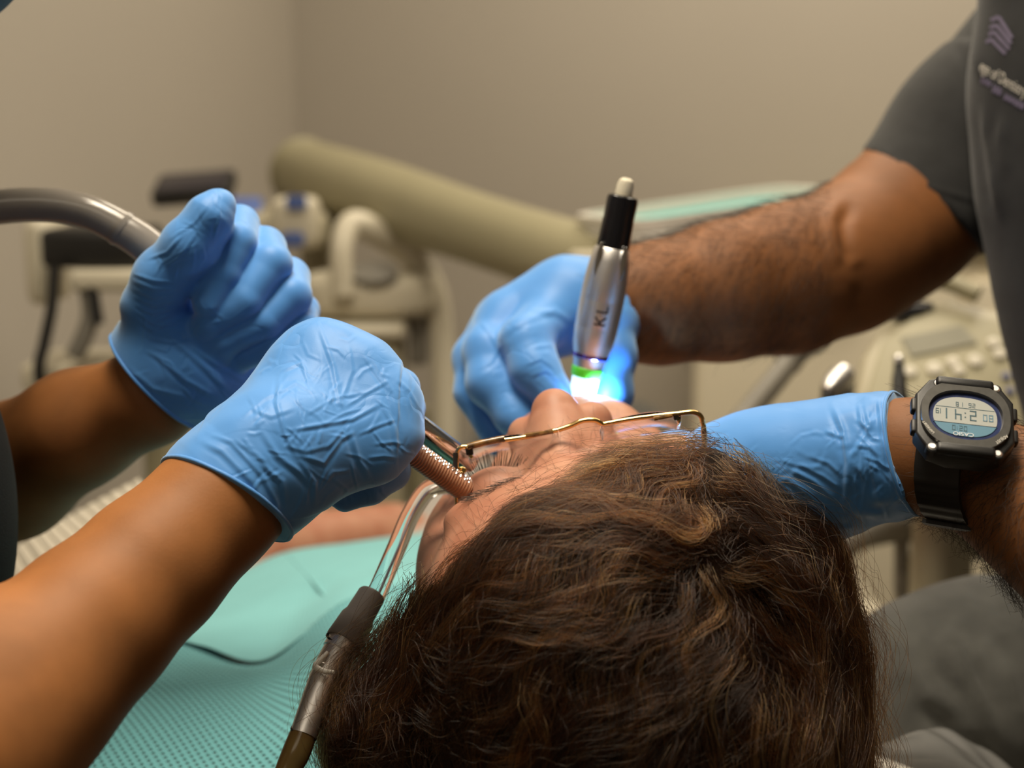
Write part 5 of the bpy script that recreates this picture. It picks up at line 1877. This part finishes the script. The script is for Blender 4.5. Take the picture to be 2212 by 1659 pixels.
BL = [(1330, 1330, .755, 290), (1550, 1340, .755, 265), (1180, 1450, .755, 330), (1450, 1600, .745, 360), (920, 1580, .755, 215), (1590, 1120, .755, 95),
      (1480, 1060, .745, 100), (1330, 1200, .745, 115), (1120, 1350, .755, 140), (1700, 1420, .755, 150), (1690, 1620, .75, 165), (960, 1430, .76, 130), (1690, 1220, .755, 105), (1535, 1035, .760, 85)]
BC = np.array([P(a, b, d) for a, b, d, r in BL] + [HL(0, -.045, .040)])
BR = np.array([rp(r, d) for a, b, d, r in BL] + [.108])
HAIRLINE = ([900, 960, 1029, 1063, 1102, 1180, 1215, 1252, 1303, 1398, 1500, 1560], [1250, 1217, 1180, 1130, 1090, 1062, 1032, 1000, 967, 945, 937, 930])


SK = [((0, -.012, .035), (.075, .098, .088)), ((0, .046, .040), (.062, .040, .052))]
SK = [(HL(*c), np.array(r) * pS * np.array([pW, 1, 1])) for c, r in SK]
SKA = np.stack([pR, pF, pU])


def hsdf(X):
    f = np.full(len(X), 1.0)
    k = .02
    for c, r in zip(BC, BR):
        d = np.linalg.norm(X - c, axis=1) - r
        hh = np.maximum(k - np.abs(f - d), 0) / k
        f = np.minimum(f, d) - hh * hh * k * .25
    for c, r in SK:
        r = r + .011
        q = ((X - c) @ SKA.T) / r
        k0 = np.linalg.norm(q, axis=1); k1 = np.linalg.norm(q / r, axis=1) + 1e-9
        d = k0 * (k0 - 1) / k1
        hh = np.maximum(k - np.abs(f - d), 0) / k
        f = np.minimum(f, d) - hh * hh * k * .25
    return f


def hgrad(X, e=.0015):
    g = np.stack([hsdf(X + np.eye(3)[i] * e) - hsdf(X - np.eye(3)[i] * e) for i in range(3)], -1)
    return g / (np.linalg.norm(g, axis=1)[:, None] + 1e-9)


f = Field((BC - BR[:, None]).min(0) - .03, (BC + BR[:, None]).max(0) + .03, .004)
for c, r in zip(BC, BR):
    f.ell(c, (r - .007,) * 3, k=.02)
for c, r in SK:
    f.ell(c, r + .006, SKA, k=.02)
V, Q = f.poly()
V = V + vnormals(V, Q) * ((vnoise(V, 45, 1) - .5) * .006)[:, None]
pv = proj(V)
bad = (pv[:, 1] < np.interp(pv[:, 0], *HAIRLINE) + 22 + 14 * vnoise(V, 220, 4)) & (pv[:, 0] < 1545) & (pv[:, 0] > 880)
Q = Q[~bad[Q].any(1)]
mesh_obj('hair_mass', V, Q, M['hair_under'], patient)

FLOW = np.array([
    (1300, 1130, -1, .15), (1100, 1150, -.8, .5), (1000, 1230, -.75, .65), (1400, 1030, -.85, .35), (1480, 990, -.7, .5), (1350, 1190, -1, .12), (1250, 1330, -.85, .5),
    (1100, 1380, -.75, .65), (950, 1420, -.65, .75), (850, 1500, -.5, .85), (750, 1560, -.45, .9), (1450, 1400, -.6, .8), (1560, 1500, -.05, 1), (1400, 1600, -.35, .93), (1200, 1550, -.5, .87),
    (1600, 1400, .1, 1), (1700, 1250, .6, .8), (1760, 1400, .3, 1), (1820, 1500, .15, 1), (1650, 1110, .75, .55), (1600, 1040, .8, .45), (1480, 1190, -.9, .1), (1560, 1180, .1, -.6),
    (1620, 1240, .95, .2), (1560, 1300, 0, 1), (1000, 1600, -.5, .87), (1700, 1600, .1, 1), (1450, 1260, -.9, .35), (1250, 1060, -.9, .4), (1600, 1300, .4, .9)], float)


def flow_px(px):
    d2 = ((px[:, None, :] - FLOW[None, :, :2]) ** 2).sum(2)
    w = 1 / (d2 + 40 ** 2) ** 1.6
    v = (w[:, :, None] * FLOW[None, :, 2:]).sum(1) / w.sum(1)[:, None]
    return v / (np.linalg.norm(v, axis=1)[:, None] + 1e-9)


def sample_roots(n, seed):
    rng = np.random.default_rng(seed)
    pick = rng.choice(len(BC), n * 6, p=BR ** 2 / (BR ** 2).sum())
    dr = rng.normal(size=(n * 6, 3)); dr /= np.linalg.norm(dr, axis=1)[:, None]
    X = BC[pick] + dr * BR[pick][:, None]
    for _ in range(3):
        X = X - hgrad(X) * hsdf(X)[:, None]
    tc = CAM - X; tc /= np.linalg.norm(tc, axis=1)[:, None]
    g = hgrad(X)
    pr = proj(X)
    # a cell hides behind another blob: keep those whose ray towards the camera leaves the mass
    free = hsdf(X + tc * .02) > .003
    ok = ((g * tc).sum(1) > -.35) & (pr[:, 1] < 1760) & free
    return X[ok][:n]


def traced_roots(n, seed):
    """roots spread evenly over the part of the hair mass that shows"""
    rng = np.random.default_rng(seed)
    px = np.column_stack([rng.uniform(640, 1900, n), rng.uniform(920, 1740, n)])
    dr = CX * ((px[:, :1] - W / 2) / F) + CU * ((H / 2 - px[:, 1:]) / F) + CD
    dr /= np.linalg.norm(dr, axis=1)[:, None]
    t = np.full(n, .45)
    for _ in range(60):
        t = np.minimum(t + hsdf(CAM + dr * t[:, None]) * .9, 1.3)
    X = CAM + dr * t[:, None]
    ok = (np.abs(hsdf(X)) < .002) & (px[:, 1] > np.interp(px[:, 0], *HAIRLINE) - 4)
    return X[ok]


def grow(X0, steps, step, off, seed, wave=.35, freq=110., noise=38.):
    X = X0.copy(); out = [X.copy()]
    ph = vnoise(X0, 60, seed) * 12
    amp = wave * (0.4 + 1.2 * vnoise(X0, 25, seed + 1))
    for i in range(steps):
        pr = proj(X)
        v = flow_px(pr[:, :2])
        a = (vnoise(X, noise, seed + 2) - .5) * 1.9 + amp * np.sin(ph + i * step * freq)
        ca, sa = np.cos(a), np.sin(a)
        vx, vy = v[:, 0] * ca - v[:, 1] * sa, v[:, 0] * sa + v[:, 1] * ca
        t = CX * vx[:, None] - CU * vy[:, None]
        g = hgrad(X)
        t = t - g * (t * g).sum(1)[:, None]
        ln = np.linalg.norm(t, axis=1)
        t = np.where(ln[:, None] > .25, t / (ln[:, None] + 1e-9), t / .25 + np.array([0, 0, -.5]))
        X = X + t * step
        d = hsdf(X)
        o_ = off * (1.0 if np.isscalar(off) else 1)
        X = X - hgrad(X) * ((d - o_) * .6)[:, None]
        out.append(X.copy())
    return np.stack(out, 1)


roots = np.vstack([sample_roots(900, 21), traced_roots(2300, 22)])
NC = len(roots)
lay = RNG.uniform(-.009, .004, NC)
G_ = grow(roots, 28, .0046, lay, 31, wave=.6)
tint_c = np.clip(RNG.beta(1.3, 2.6, NC) * .9 + (RNG.random(NC) < .10) * RNG.uniform(.3, .7, NC), 0, 1)
pg = proj(roots)
cold = np.clip((pg[:, 1] - 1250) / 350, 0, 1)
PER = 13
S, TT = [], []
for k in range(PER):
    off = RNG.normal(size=(NC, 3)) * .0032
    m_ = G_.shape[1]
    s = np.linspace(0, 1, m_)
    tap = (0.55 + .45 * np.cos(s * math.pi))[None, :, None] * 0.85 + .15 + .35 * (s ** 3)[None, :, None]
    fr_ = vnoise((G_ + off[:, None, :] * 3).reshape(-1, 3), 160, 40 + k).reshape(NC, m_) - .5
    fz = np.stack([fr_, vnoise((G_ + off[:, None, :] * 3).reshape(-1, 3), 160, 80 + k).reshape(NC, m_) - .5, -fr_ * .3], -1) * .0032
    S.append(G_ + off[:, None, :] * tap + fz * s[None, :, None])
    TT.append(np.clip(tint_c + RNG.normal(size=NC) * .09, 0, 1))
# lighter copper locks
hr_ = traced_roots(420, 90)
hp_ = proj(hr_)
hr_ = hr_[(hp_[:, 0] > 1020) & (hp_[:, 0] < 1760) & (hp_[:, 1] < 1590)][:75]
HG = grow(hr_, 28, .0046, RNG.uniform(.000, .005, len(hr_)), 31, wave=.6)
sg_ = np.linspace(0, 1, HG.shape[1])
env_ = (.35 + .65 * np.abs(sg_ - .45) * 1.6)[None, :, None]
tl_ = RNG.uniform(.5, .88, len(hr_))
for k in range(26):
    S.append(HG + (RNG.normal(size=(len(hr_), 3)) * .0034)[:, None, :] * env_)
    TT.append(np.clip(tl_ + RNG.normal(size=len(hr_)) * .08, 0, 1))
S = np.vstack(S); TT = np.hstack(TT)
m_ = S.shape[1]
def below_hairline(S, slack, keep=5):
    """strands end where they would cross the hairline"""
    pr_ = proj(S.reshape(-1, 3)).reshape(S.shape)
    yl = np.interp(pr_[..., 0], *HAIRLINE)
    over = (pr_[..., 1] < yl - slack[:, None]) & (pr_[..., 0] < 1560)
    first = np.where(over.any(1), over.argmax(1), S.shape[1])
    m = S.shape[1]
    ok = first >= keep
    S, first = S[ok], first[ok]
    # re-space the points over the part that is kept
    t = np.linspace(0, 1, m)[None, :] * (first[:, None] - 1)
    i = np.clip(np.floor(t).astype(int), 0, m - 2); fr_ = (t - i)[..., None]
    r_ = np.arange(len(S))[:, None]
    return S[r_, i] * (1 - fr_) + S[r_, i + 1] * fr_, ok


S, ok = below_hairline(S, np.abs(RNG.normal(size=len(S))) * 12)
TT = TT[ok]
rad = np.tile(np.linspace(1, .35, m_), (len(S), 1)) * RNG.uniform(.00008, .00015, (len(S), 1))
hair = hair_curves('hair', S, rad, M['hair'], patient, TT)
tag(hair, label='wavy dark brown hair with copper highlights', kind='stuff')

# fly-away hairs round the outline
fl = sample_roots(4200, 77)
_tc = CAM - fl; _tc /= np.linalg.norm(_tc, axis=1)[:, None]
_e = np.abs((hgrad(fl) * _tc).sum(1))
fl = fl[RNG.random(len(fl)) < np.where(_e < .35, .9, .18)]
Y = grow(fl, 20, .0040, RNG.uniform(.0, .006, len(fl)), 55, wave=.9, freq=170., noise=70.)
s = np.linspace(0, 1, Y.shape[1])
lift = (.001 + .020 * RNG.random(len(fl)) ** 2)[:, None] * (np.sin(s * math.pi) ** 1)[None, :]
Y = Y + hgrad(fl)[:, None, :] * lift[..., None]
Y, _k = below_hairline(Y, np.abs(RNG.normal(size=len(Y))) * 40)
fl = fl[_k]
hair2 = hair_curves('flyaway_hair', Y, np.full(Y.shape[:2], .00006), M['hair'], patient, RNG.uniform(.2, .7, len(fl)))
tag(hair2, label='loose fly-away hairs', kind='stuff')

# fine baby hairs over the forehead, lashes and brow
pbv = BVHTree.FromPolygons([tuple(v) for v in PATIENT[0]], [tuple(q) for q in PATIENT[1]])


def on_face(px, py, lift=.0004):
    d0 = Vector(P(px, py, 1.0) - CAM).normalized()
    loc, nr, i, dist = pbv.ray_cast(Vector(CAM), d0)
    if loc is None: return None, None
    return np.array(loc) + np.array(nr) * lift, np.array(nr)


st = []
for k in range(420):
    x, y = RNG.uniform(930, 1420), RNG.uniform(930, 1230)
    # keep to the band next to the hairline
    yl = np.interp(x, [900, 1000, 1090, 1230, 1300, 1400, 1500], [1240, 1190, 1090, 1000, 962, 945, 940])
    if y > yl + 10 or y < yl - 150 * RNG.random() ** 1.5: continue
    a = RNG.normal(-2.2, .7); ln = RNG.uniform(20, 75); cv = RNG.normal(0, 1.1)
    pts = []
    for i in range(9):
        p_, n_ = on_face(x, y, .0004 + .002 * RNG.random() * i / 9)
        if p_ is None: break
        pts.append(p_)
        x += math.cos(a) * ln / 8; y += math.sin(a) * ln / 8; a += cv / 8
    if len(pts) == 9: st.append(pts)
if st:
    st = np.array(st)
    tag(hair_curves('fine_hairs', st, np.full(st.shape[:2], .00004), M['fine_brown'], patient, RNG.uniform(0, 1, len(st))), kind='stuff')
lash = []
for side in (-1,):
    for k in range(46):
        u = k / 45
        ang = math.radians(-60 + 120 * u)
        base = HL(side * .032 + .0148 * math.sin(ang) * 1.0, 0.0755 + .0140 * math.cos(ang) * .92, -.0085 - .0015 * math.cos(ang))
        d_ = pF * .75 * math.cos(ang) + pR * (math.sin(ang) * .55) - pU * .55 + RNG.normal(size=3) * .08
        d_ /= np.linalg.norm(d_)
        L_ = RNG.uniform(.0085, .0120)
        lash.append([base + d_ * L_ * s_ + pU * (.25 * L_ * s_ * s_) for s_ in np.linspace(0, 1, 6)])
lash = np.array(lash)
tag(hair_curves('eyelashes', lash, np.tile(np.linspace(.00024, .00007, 6), (len(lash), 1)), M['lash'], patient, np.zeros(len(lash))), label='dark curled eyelashes')
brow = []
for side in (-1, 1):
    for k in range(150):
        u = RNG.random()
        c_r = side * (.014 + .027 * u); c_f = .100; c_u = .0185 + .006 * math.sin(u * 2.4) + RNG.normal() * .0018
        o_ = HL(c_r, c_f + .02, c_u)
        loc, nr, i, ds = pbv.ray_cast(Vector(o_), Vector(-pF))
        if loc is None: continue
        b_ = np.array(loc); d_ = pR * side * .85 + pU * RNG.normal(.25, .25) + pF * .18
        d_ /= np.linalg.norm(d_)
        brow.append([b_ + d_ * .006 * s_ for s_ in np.linspace(0, 1, 4)])
brow = np.array(brow)
tag(hair_curves('eyebrows', brow, np.full(brow.shape[:2], .00006), M['fine_brown'], patient, np.full(len(brow), .8)), label='brown eyebrows')

# hair on the dentist's forearms
V, Q = DENT_BODY
N = vnormals(V, Q)
pr = proj(V)


def arm_hair(mask, dirv, n, ln, seed):
    rng = np.random.default_rng(seed)
    ids = np.where(mask)[0]
    ids = rng.choice(ids, n)
    out = []
    b = V[ids]; nn = N[ids]
    dv = np.asarray(dirv) + rng.normal(size=(n, 3)) * .35
    dv = dv - nn * (dv * nn).sum(1)[:, None]; dv /= np.linalg.norm(dv, axis=1)[:, None]
    L_ = rng.uniform(.6, 1.2, n)[:, None] * ln
    cv = np.cross(nn, dv) * rng.normal(size=(n, 1)) * .5
    return np.stack([b + dv * L_ * s_ + nn * (.42 * s_ - .12 * s_ * s_) * L_ + cv * L_ * s_ * s_ for s_ in np.linspace(0, 1, 7)], 1)


H1 = arm_hair((pr[:, 0] > 1995) & (pr[:, 0] < 2260) & (pr[:, 2] < .80), -axw * .5 - CU, 1500, .016, 5)
H2 = arm_hair((pr[:, 0] > 1320) & (pr[:, 0] < 1800) & (pr[:, 2] > .85) & (pr[:, 1] < 760), camv(-.7, -.6, 0), 4200, .014, 6)
H3 = np.concatenate([H1, H2])
tag(hair_curves('arm_hair', H3, np.tile(np.linspace(.00008, .00004, 7), (len(H3), 1)), M['arm_brown'], dentist, RNG.uniform(0, 1, len(H3))), kind='stuff', label='dark forearm hair')
